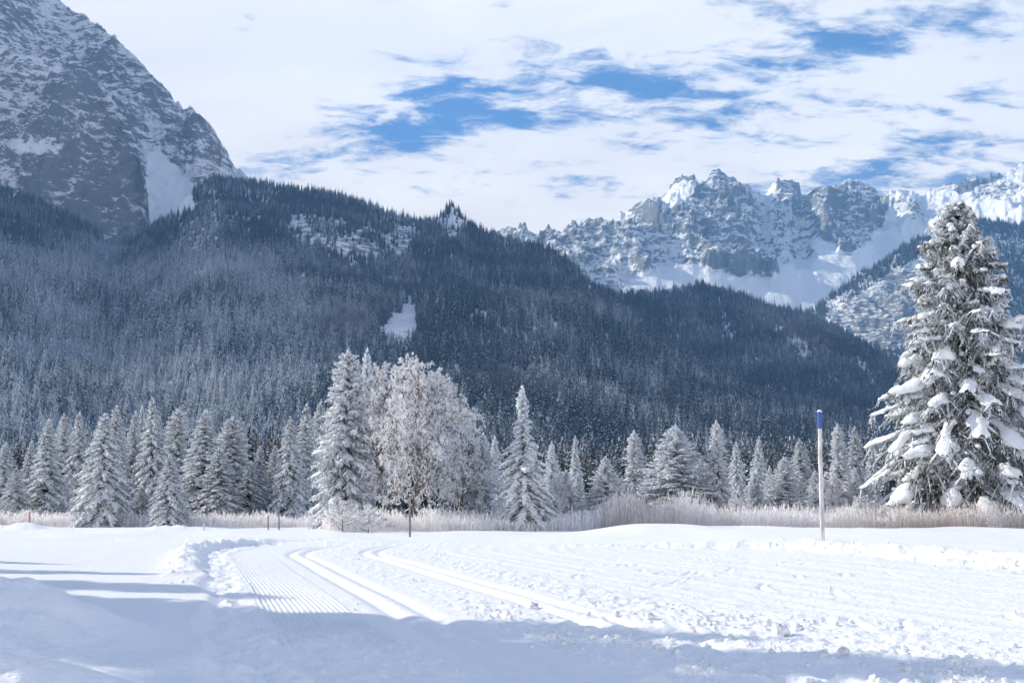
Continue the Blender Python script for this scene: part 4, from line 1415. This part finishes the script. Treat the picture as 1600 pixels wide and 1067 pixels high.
def clods(seed):
    rs = R_(seed)
    shapes = [clod_shape(rs, 4, 5) for _ in range(10)]
    g = Geo()
    pts = []
    def add(n, xr, dr, cond, r0, r1):
        x = rs.uniform(*xr, n); d = 1 / rs.uniform(1 / dr[1], 1 / dr[0], n)
        u = trail_u(x, d)
        k = cond(x, d, u) * sstep(fbm(x * .9, d * .55, 3, 121), -.25, .45) > rs.uniform(size=n) * .75
        rr = r0 + (r1 - r0) * rs.uniform(size=n) ** 3.0
        for a, b_, c_ in zip(x[k], d[k], rr[k]):
            pts.append((a, b_, c_))
    add(7000, (-7, 12), (10.5, 44), lambda x, d, u: sstep(u, 3.4, 3.8) * sstep(-u, -4.85, -4.6) * .5 + sstep(u, 5.75, 6.0) * sstep(-u, -8.2, -6.2) * .9, .018, .075)
    add(2600, (-4, 10), (10, 17.5), lambda x, d, u: sstep(u, 3.3, 4.2) * sstep(-u, -10.5, -7) * .9, .02, .10)
    add(1500, (-2, 14), (11, 45), lambda x, d, u: sstep(u, 7, 8) * .35 * (poly_dist(x, d, RB) < 0), .012, .065)
    add(3000, (4, 16), (16, 46), lambda x, d, u: np.exp(-((poly_dist(x, d, RB) + .3) / .8) ** 2) * .8, .02, .12)
    add(2600, (-13, -2), (22, 48), lambda x, d, u: np.exp(-((u + .35) / .4) ** 2) * .9, .02, .09)
    add(1500, (-7, 0), (10, 30), lambda x, d, u: sstep(u, 0, .1) * sstep(-u, -2.6, -2.3) * .25, .012, .05)
    pts_ = np.array(pts)
    X, Y = pts_[:, 0] * S, pts_[:, 1] * S
    Z = field_height(X, Y)
    for i in range(len(pts_)):
        V, F = shapes[i % 10]
        a = rs.uniform(0, 6.28)
        c_, s_ = math.cos(a), math.sin(a)
        r = pts_[i, 2] * S * .62
        W = V * r * np.array([1, 1, 1])
        g.add(np.stack([W[:, 0] * c_ - W[:, 1] * s_ + X[i], W[:, 0] * s_ + W[:, 1] * c_ + Y[i], W[:, 2] + Z[i] + r * .25], -1), F)
    o = link("snow_crumbs", g.mesh("snow_crumbs", M_TSNOW))
    tag(o, 'loose crumbs of snow strewn over the groomed trail', 'snow', kind='stuff')


clods(4)
for px, py, r, lab in [
        (1219, 990, 15, 'largest round snow lump lying in the shade at lower right'),
        (1246, 984, 9, 'small snow lump touching the shade edge beside the largest lump'),
        (1318, 1022, 10, 'snow lump alone in the shade at lower right'),
        (1285, 1026, 8, 'flat snow lump between the largest lump and the lone one'),
        (1412, 1048, 11, 'snow lump near the bottom edge at lower right'),
        (1016, 965, 8, 'snow lump on the edge of the shade at the bottom centre'),
        (1050, 952, 6, 'grey snow lump in the sun just above the shade edge'),
        (832, 945, 10, 'snow lump at the near end of the right ski track')]:
    p = ground(px, py)
    z = gz(p[0], p[1])
    rs = R_(px)
    V, F = clod_shape(rs, 8, 11)
    r_ = r / F_PX * p[1]
    g = Geo(); g.add(V * r_, F)
    o = link("snow_lump", g.mesh("snow_lump", M_TSNOW), None, (p[0], p[1], z + r_ * .35))
    tag(o, lab, 'snow lump', 'snow lumps on the trail')

# ------------------------------------------------------------------ trees of the woods behind: shapes for the distance
def far_tree(seed, H, R, nb, name, snowk=0.55):
    rs = R_(seed)
    t = .04 + .93 * (np.arange(nb) + rs.uniform(-.4, .4, nb)) / nb
    az = np.arange(nb) * 2.39996 + rs.uniform(-.3, .3, nb)
    Lb = R * np.interp(t, [0, .08, .4, .75, 1], [.9, 1, .74, .36, .05]) * rs.uniform(.75, 1.15, nb)
    o_ = np.stack([np.cos(az), np.sin(az), 0 * az], -1)
    sd_ = np.stack([-np.sin(az), np.cos(az), 0 * az], -1)
    d = o_ * Lb[:, None] + np.array([0, 0, 1.0]) * (Lb * (-.55 + .5 * t))[:, None]
    P = np.stack([0 * t, 0 * t, t * H], -1)
    tilt = rs.uniform(-.6, .6, (nb, 1))
    w = (sd_ + np.array([0, 0, 1.0]) * tilt) * (Lb * .30)[:, None]
    g = Geo()
    g.add(*lozenges(P, d, w), 0)
    # hanging twigs
    d2 = d * .5 - np.array([0, 0, 1.0]) * (Lb * .55)[:, None]
    g.add(*lozenges(P + d * .45, d2, sd_ * (Lb * .22)[:, None]), 0)
    k = rs.uniform(size=nb) < snowk
    up = np.array([0, 0, .035 * R])
    g.add(*lozenges((P + d * .28 + up)[k], (d * .76)[k], (w * (.62 if snowk < .8 else .85))[k]), 1)
    zz = np.linspace(.9, .985, 6) * H
    aa = rs.uniform(0, 6.28, 6)
    dd = np.stack([np.cos(aa) * .05 * R, np.sin(aa) * .05 * R, np.full(6, .05 * H)], -1)
    g.add(*lozenges(np.stack([0 * zz, 0 * zz, zz], -1), dd, rand_perp(dd, rs) * .05 * R), 0)
    g.add(*tubes(np.array([[(0, 0, -.04 * H), (0, 0, .3 * H), (0, 0, .95 * H)]]), np.array([[.05 * R, .04 * R, .01 * R]]), None, 4), 2)
    return g.mesh(name, [M_FAR, M_FARSNOW, M_BARK], False)


def far_bare(seed, H, R, name):
    rs = R_(seed)
    n_ = 110
    v = rs.normal(size=(n_, 3)); v /= np.linalg.norm(v, axis=1, keepdims=True)
    c_ = np.array([0, 0, .62 * H])
    P = c_ + v * np.array([R, R, .36 * H]) * rs.uniform(.3, .8, (n_, 1))
    d = v * np.array([R, R, .3 * H]) * rs.uniform(.3, .55, (n_, 1)) + np.array([0, 0, .06 * H])
    g = Geo()
    g.add(*lozenges(P, d, rand_perp(d, rs) * .055 * R), 0)
    m_ = 16
    g.add(*lozenges(np.zeros((m_, 3)) + np.array([0, 0, .2 * H]), (P - np.array([0, 0, .2 * H]))[:m_], rand_perp(d[:m_], rs) * .04 * R), 0)
    g.add(*tubes(np.array([[(0, 0, -.04 * H), (0, 0, .3 * H), (0, 0, .6 * H)]]), np.array([[.06 * R, .05 * R, .02 * R]]), None, 4), 0)
    return g.mesh(name, [M_FARBARE], False)


FAR_MESH = [far_tree(41, 20, 4.0, 70, "forest_spruce_a", .55), far_tree(42, 20, 3.2, 64, "forest_spruce_b", .55), far_tree(43, 20, 4.6, 70, "forest_spruce_c", .85), far_bare(44, 17, 4.2, "forest_bare_tree")]
# wood on the valley floor right behind the front trees
rs = R_(19)
BELT = []
cand = []
for i in range(2600):
    Y = 70 * (760 / 70) ** rs.uniform(0, 1)
    px = rs.uniform(-160, 1760)
    cand.append((Y, px))
cand.sort()
taken = []
PROTO_OBJ = {}
nb_ = 0
stuff_pts = []
for Y, px in cand:
    X = (px - 800) / F_PX * Y
    if any((X - a) ** 2 + (Y - b_) ** 2 < (2.2 + Y * .006) ** 2 for a, b_ in taken[-400:]):
        continue
    # lower growth close behind the front row, full forest farther off
    cap_y = float(np.interp(px, [-100, 0, 250, 480, 520, 760, 860, 1130, 1200, 1300, 1420, 1700], [690, 690, 668, 660, 640, 690, 690, 684, 684, 694, 680, 680]))
    H = min(rs.uniform(13, 22), at(px, cap_y + rs.uniform(-6, 40), Y)[2])
    if H < 3:
        continue
    taken.append((X, Y))
    k = rs.choice([0, 1, 2, 3], p=[.36, .34, .22, .08])
    if nb_ < 215:
        bare = k == 3
        o = link("bare_tree" if bare else "spruce_tree", FAR_MESH[k], None, (X, Y, -.05))
        o.scale = (H / 20 * rs.uniform(.9, 1.15),) * 2 + (H / 20,)
        o.rotation_euler = (0, 0, rs.uniform(0, 6.28))
        if bare:
            tag(o, 'bare leafless tree in the dark wood behind the front trees', 'tree', 'bare trees in the dark wood')
        else:
            tag(o, 'dark shaded spruce in the wood behind the front trees', 'tree', 'dark spruces of the wood behind')
        PROTO_OBJ.setdefault(int(k), o)
        nb_ += 1
    else:
        stuff_pts.append((X, Y, 0, H / 20, rs.uniform(0, .4), k))

# ------------------------------------------------------------------ the forests on the slopes
def scatter(P, n_, seed, keep, size):
    rs = R_(seed)
    nr, nc = P.shape[:2]
    e1 = P[1:, :-1] - P[:-1, :-1]; e2 = P[:-1, 1:] - P[:-1, :-1]
    area = np.linalg.norm(np.cross(e1, e2), axis=-1)
    qx, qy = project(P[:-1, :-1])
    area = np.where((qx > -90) & (qx < 1690), area, 0)
    cdf = np.cumsum(area.ravel()); cdf /= cdf[-1]
    idx = np.searchsorted(cdf, rs.uniform(size=n_))
    i, j = idx // (nc - 1), idx % (nc - 1)
    i = np.clip(i, 0, nr - 2); j = np.clip(j, 0, nc - 2)
    a, b_ = rs.uniform(size=(2, n_, 1))
    Q = P[i, j] * (1 - a) * (1 - b_) + P[i + 1, j] * a * (1 - b_) + P[i, j + 1] * (1 - a) * b_ + P[i + 1, j + 1] * a * b_
    qx, qy = project(Q)
    pk = keep(qx, qy, Q)
    ok = rs.uniform(size=n_) < pk
    Q, qx, qy = Q[ok], qx[ok], qy[ok]
    s = size(qx, qy, Q) * np.clip(rs.normal(1, .28, len(Q)), .4, 1.6)
    return Q, qx, qy, s, rs


CLEAR_A = [([(592, 528), (604, 502), (630, 482), (639, 462), (649, 478), (653, 508), (650, 540), (632, 550), (608, 538)], 2, 1.0),
           ([(232, 232), (258, 244), (285, 280), (300, 300), (306, 325), (284, 335), (236, 342), (205, 358), (160, 380), (150, 372), (200, 345), (226, 330)], 5, 1.0),
           ([(262, 330), (345, 300), (352, 330), (340, 440), (300, 445), (258, 390)], 10, .62),
           ([(455, 350), (500, 335), (580, 330), (640, 345), (665, 352), (640, 400), (560, 405), (470, 395)], 12, .62),
           ([(600, 365), (640, 358), (642, 402), (604, 400)], 6, .9), ([(520, 378), (560, 370), (590, 398), (525, 398)], 6, .85),
           ([(462, 350), (480, 350), (500, 380), (470, 385)], 6, .85),
           ([(672, 345), (690, 330), (706, 318), (722, 335), (735, 350), (712, 375), (700, 378), (690, 360)], 4, .93)]


def keep_a(qx, qy, Q):
    k = .97 + 0 * qx
    for poly, bl, st in CLEAR_A:
        k = k * (1 - st * soft_poly(qx, qy, poly, bl))
    k = k * (1 - .35 * sstep(qy, 400, 500))
    k = k * (1 - .6 * sstep(ridged(Q[:, 0] / 260, Q[:, 1] / 900, 2, 133), 1.25, 1.45))
    k = k * (1 - .55 * sstep(fbm(Q[:, 0] / 150, Q[:, 1] / 200, 3, 131), .35, .7) * sstep(-qy, -520, -420))
    return k


CLEAR_C = [([(930, 446), (960, 452), (1000, 450), (1040, 444), (1085, 440), (1090, 449), (1040, 462), (1000, 462), (960, 462)], 2, .97),
           ([(1118, 466), (1126, 466), (1134, 495), (1140, 515), (1152, 528), (1130, 528), (1128, 500)], 3, .85),
           ([(1208, 510), (1228, 508), (1226, 524), (1210, 524)], 3, .9),
           ([(1228, 540), (1255, 530), (1268, 556), (1275, 585), (1262, 580), (1245, 560)], 6, .8),
           ([(1328, 556), (1350, 565), (1375, 600), (1368, 606), (1345, 588)], 5, .85),
           ([(1200, 640), (1235, 652), (1290, 672), (1290, 682), (1235, 664)], 3, .8),
           ([(1310, 628), (1330, 634), (1328, 646), (1312, 640)], 3, .8)]


def keep_c(qx, qy, Q):
    k = .95 + 0 * qx
    for poly, bl, st in CLEAR_C:
        k = k * (1 - st * soft_poly(qx, qy, poly, bl))
    return k


def keep_s(qx, qy, Q):
    ry = np.interp(qx, *np.array(RIDGE_S, float).T)
    dy = qy - ry
    k = .9 * sstep(-dy, -34, -14) * sstep(qx, 1250, 1290)
    k = np.maximum(k, .8 * sstep(qx, 1440, 1500) * sstep(dy, 20, 60))
    k = k * (1 - .95 * soft_poly(qx, qy, [(1290, 478), (1320, 455), (1335, 452), (1318, 480), (1296, 492)], 3))
    k = k * (1 - .8 * soft_poly(qx, qy, [(1335, 445), (1362, 432), (1360, 448), (1340, 455)], 3))
    k = np.maximum(k, .85 * (qy > 545))
    return k


def keep_r(qx, qy, Q):
    return .0 * qx


pts, sfac, rots, kinds, frs = [], [], [], [], []
def push(Q, s, fr, rs, pk):
    pts.append(Q); sfac.append(s); frs.append(fr)
    rots.append(rs.uniform(0, 6.283, len(Q)))
    kinds.append(rs.choice([0, 1, 2, 3], size=len(Q), p=pk) if not callable(pk) else pk(rs, len(Q)))


Q, qx, qy, s, rs = scatter(P_A, 66000, 1, keep_a, lambda qx, qy, Q: np.interp(qy, [280, 400, 500, 780], [.82, .88, 1.15, 1.2]))
low_left = sstep(qy, 360, 430) * sstep(-qx, -640, -420)
fr = np.clip(.16 + .55 * low_left + .5 * fbm(Q[:, 0] / 130, Q[:, 1] / 160, 3, 141) + rs.normal(0, .22, len(Q)), -.2, 1.3)
kb = fbm(Q[:, 0] / 170, Q[:, 1] / 260, 3, 151)
push(Q, s, fr, rs, lambda r_, n_: np.where((kb + r_.normal(0, .2, n_) > .62) & (qy > 420), 3, np.where(r_.uniform(size=n_) < .75 * low_left, 2, r_.choice([0, 1, 2], size=n_, p=[.4, .38, .22]))))
Q, qx, qy, s, rs = scatter(P_C, 46000, 2, keep_c, lambda qx, qy, Q: .92 + 0 * qx)
fr = np.clip(.16 + .4 * fbm(Q[:, 0] / 160, Q[:, 1] / 200, 3, 161) + rs.normal(0, .2, len(Q)), -.2, 1)
kb = fbm(Q[:, 0] / 190, Q[:, 1] / 260, 3, 171)
push(Q, s, fr, rs, lambda r_, n_: np.where(kb + r_.normal(0, .2, n_) > .68, 3, r_.choice([0, 1, 2], size=n_, p=[.4, .42, .18])))
Q, qx, qy, s, rs = scatter(P_SH, 26000, 3, keep_s, lambda qx, qy, Q: .9 + 0 * qx)
push(Q, s, rs.normal(.05, .2, len(Q)), rs, [.4, .4, .2, 0])
SP = np.array(stuff_pts)
pts.append(SP[:, :3]); sfac.append(SP[:, 3]); frs.append(SP[:, 4]); kinds.append(SP[:, 5].astype(int)); rots.append(R_(8).uniform(0, 6.28, len(SP)))
# fill the valley floor up to the foot of the slope
rs = R_(23)
nf = 5200
Yv = rs.uniform(380, 1080, nf); Xv = rs.uniform(-.55, .6, nf) * Yv
pts.append(np.stack([Xv, Yv, 0 * Xv], -1)); sfac.append(rs.uniform(.6, 1.0, nf)); frs.append(rs.normal(.3, .25, nf)); kinds.append(rs.choice([0, 1, 2, 3], size=nf, p=[.36, .34, .2, .1])); rots.append(rs.uniform(0, 6.28, nf))

P = np.concatenate(pts); sfac = np.concatenate(sfac); frs = np.concatenate(frs); kinds = np.concatenate(kinds).astype(np.int32); rots = np.concatenate(rots)
me = bpy.data.meshes.new("slope_forest_points")
me.vertices.add(len(P))
me.vertices.foreach_set('co', P.astype(np.float32).ravel())
for nm, ty, arr in (('scl', 'FLOAT', sfac), ('rotz', 'FLOAT', rots), ('frost', 'FLOAT', frs), ('pick', 'INT', kinds)):
    a = me.attributes.new(nm, ty, 'POINT')
    a.data.foreach_set('value', arr.astype(np.float32 if ty == 'FLOAT' else np.int32))
me.update()
fo = link("forest", me)
tag(fo, 'dense dark spruce forest covering the slopes', 'forest', kind='stuff')
ng = bpy.data.node_groups.new("forest_scatter", 'GeometryNodeTree')
ng.interface.new_socket("Geometry", in_out='INPUT', socket_type='NodeSocketGeometry')
ng.interface.new_socket("Geometry", in_out='OUTPUT', socket_type='NodeSocketGeometry')
gi = ng.nodes.new('NodeGroupInput'); go = ng.nodes.new('NodeGroupOutput')
m2p = ng.nodes.new('GeometryNodeMeshToPoints')
ng.links.new(gi.outputs[0], m2p.inputs['Mesh'])
join = ng.nodes.new('GeometryNodeJoinGeometry')


def attr_node(nm, ty):
    n = ng.nodes.new('GeometryNodeInputNamedAttribute')
    n.data_type = ty
    n.inputs['Name'].default_value = nm
    return n.outputs[0]


scl = attr_node('scl', 'FLOAT'); rz = attr_node('rotz', 'FLOAT'); pk = attr_node('pick', 'INT')
cxyz = ng.nodes.new('ShaderNodeCombineXYZ')
ng.links.new(rz, cxyz.inputs[2])
for k in (3, 2, 1, 0):
    if k not in PROTO_OBJ:
        continue
    oi = ng.nodes.new('GeometryNodeObjectInfo')
    oi.transform_space = 'ORIGINAL'
    oi.inputs['Object'].default_value = PROTO_OBJ[k]
    oi.inputs['As Instance'].default_value = True
    cmpn = ng.nodes.new('FunctionNodeCompare')
    cmpn.data_type = 'INT'; cmpn.operation = 'EQUAL'
    ng.links.new(pk, cmpn.inputs[2]); cmpn.inputs[3].default_value = k
    iop = ng.nodes.new('GeometryNodeInstanceOnPoints')
    ng.links.new(m2p.outputs[0], iop.inputs['Points'])
    ng.links.new(cmpn.outputs[0], iop.inputs['Selection'])
    ng.links.new(oi.outputs['Geometry'], iop.inputs['Instance'])
    ng.links.new(cxyz.outputs[0], iop.inputs['Rotation'])
    ng.links.new(scl, iop.inputs['Scale'])
    ng.links.new(iop.outputs[0], join.inputs[0])
ng.links.new(join.outputs[0], go.inputs[0])
md = fo.modifiers.new("scatter", 'NODES')
md.node_group = ng

# ------------------------------------------------------------------ alpine hut on the far crest
p = at(1003, 456, 3190)
e = empty("mountain_hut", p)
e.scale = (.6, .6, .6)
tag(e, 'tiny dark hut on the sunlit snow crest of the far hill', 'hut')
g = Geo()
bx = np.array([[sx * 9, sy * 6, z] for z in (-3, 6) for sx, sy in ((-1, -1), (1, -1), (1, 1), (-1, 1))], float)
g.add(bx, [[0, 1, 5, 4], [1, 2, 6, 5], [2, 3, 7, 6], [3, 0, 4, 7], [4, 5, 6, 7]])
link("wall", g.mesh("hut_wall", M_WOOD, False), e)
g = Geo()
rf = np.array([[-11, -8, 5.4], [11, -8, 5.4], [11, 0, 10.5], [-11, 0, 10.5], [-11, 8, 5.4], [11, 8, 5.4], [-11, -8, 6.2], [11, -8, 6.2], [11, 0, 11.4], [-11, 0, 11.4], [-11, 8, 6.2], [11, 8, 6.2]], float)
g.add(rf, [[0, 1, 2, 3], [3, 2, 5, 4], [6, 7, 8, 9], [9, 8, 11, 10], [0, 1, 7, 6], [4, 5, 11, 10]])
g.add(np.array([[-8.9, -6, 6], [-8.9, 6, 6], [-8.9, 0, 10], [8.9, -6, 6], [8.9, 6, 6], [8.9, 0, 10]], float), [[0, 1, 2], [3, 4, 5]])
link("roof", g.mesh("hut_roof", M_WOOD, False), e)

# ------------------------------------------------------------------ haze: the air between here and the mountains
m, nt, out = new_mat("valley_haze")
v = N(nt, 'ShaderNodeVolumePrincipled')
v.inputs['Color'].default_value = (0.21, 0.50, 1.0, 1)
v.inputs['Density'].default_value = 1.0e-4
v.inputs['Anisotropy'].default_value = 0.0
L(nt, v.outputs[0], out.inputs['Volume'])
g = Geo()
x0, x1, y0, y1, z0, z1 = -4200, 5200, -500, 7200, -12, 2700
zmax = 0
hb = np.array([[x0, y0, z0], [x1, y0, z0], [x1, y1, z0], [x0, y1, z0], [x0, y0, z1], [x1, y0, z1], [x1, y1, z1], [x0, y1, z1]], float)
g.add(hb, [[0, 3, 2, 1], [4, 5, 6, 7], [0, 1, 5, 4], [1, 2, 6, 5], [2, 3, 7, 6], [3, 0, 4, 7]])
tag(link("haze", g.mesh("haze", m, False)), kind='stuff')
print("POINTS", len(P))
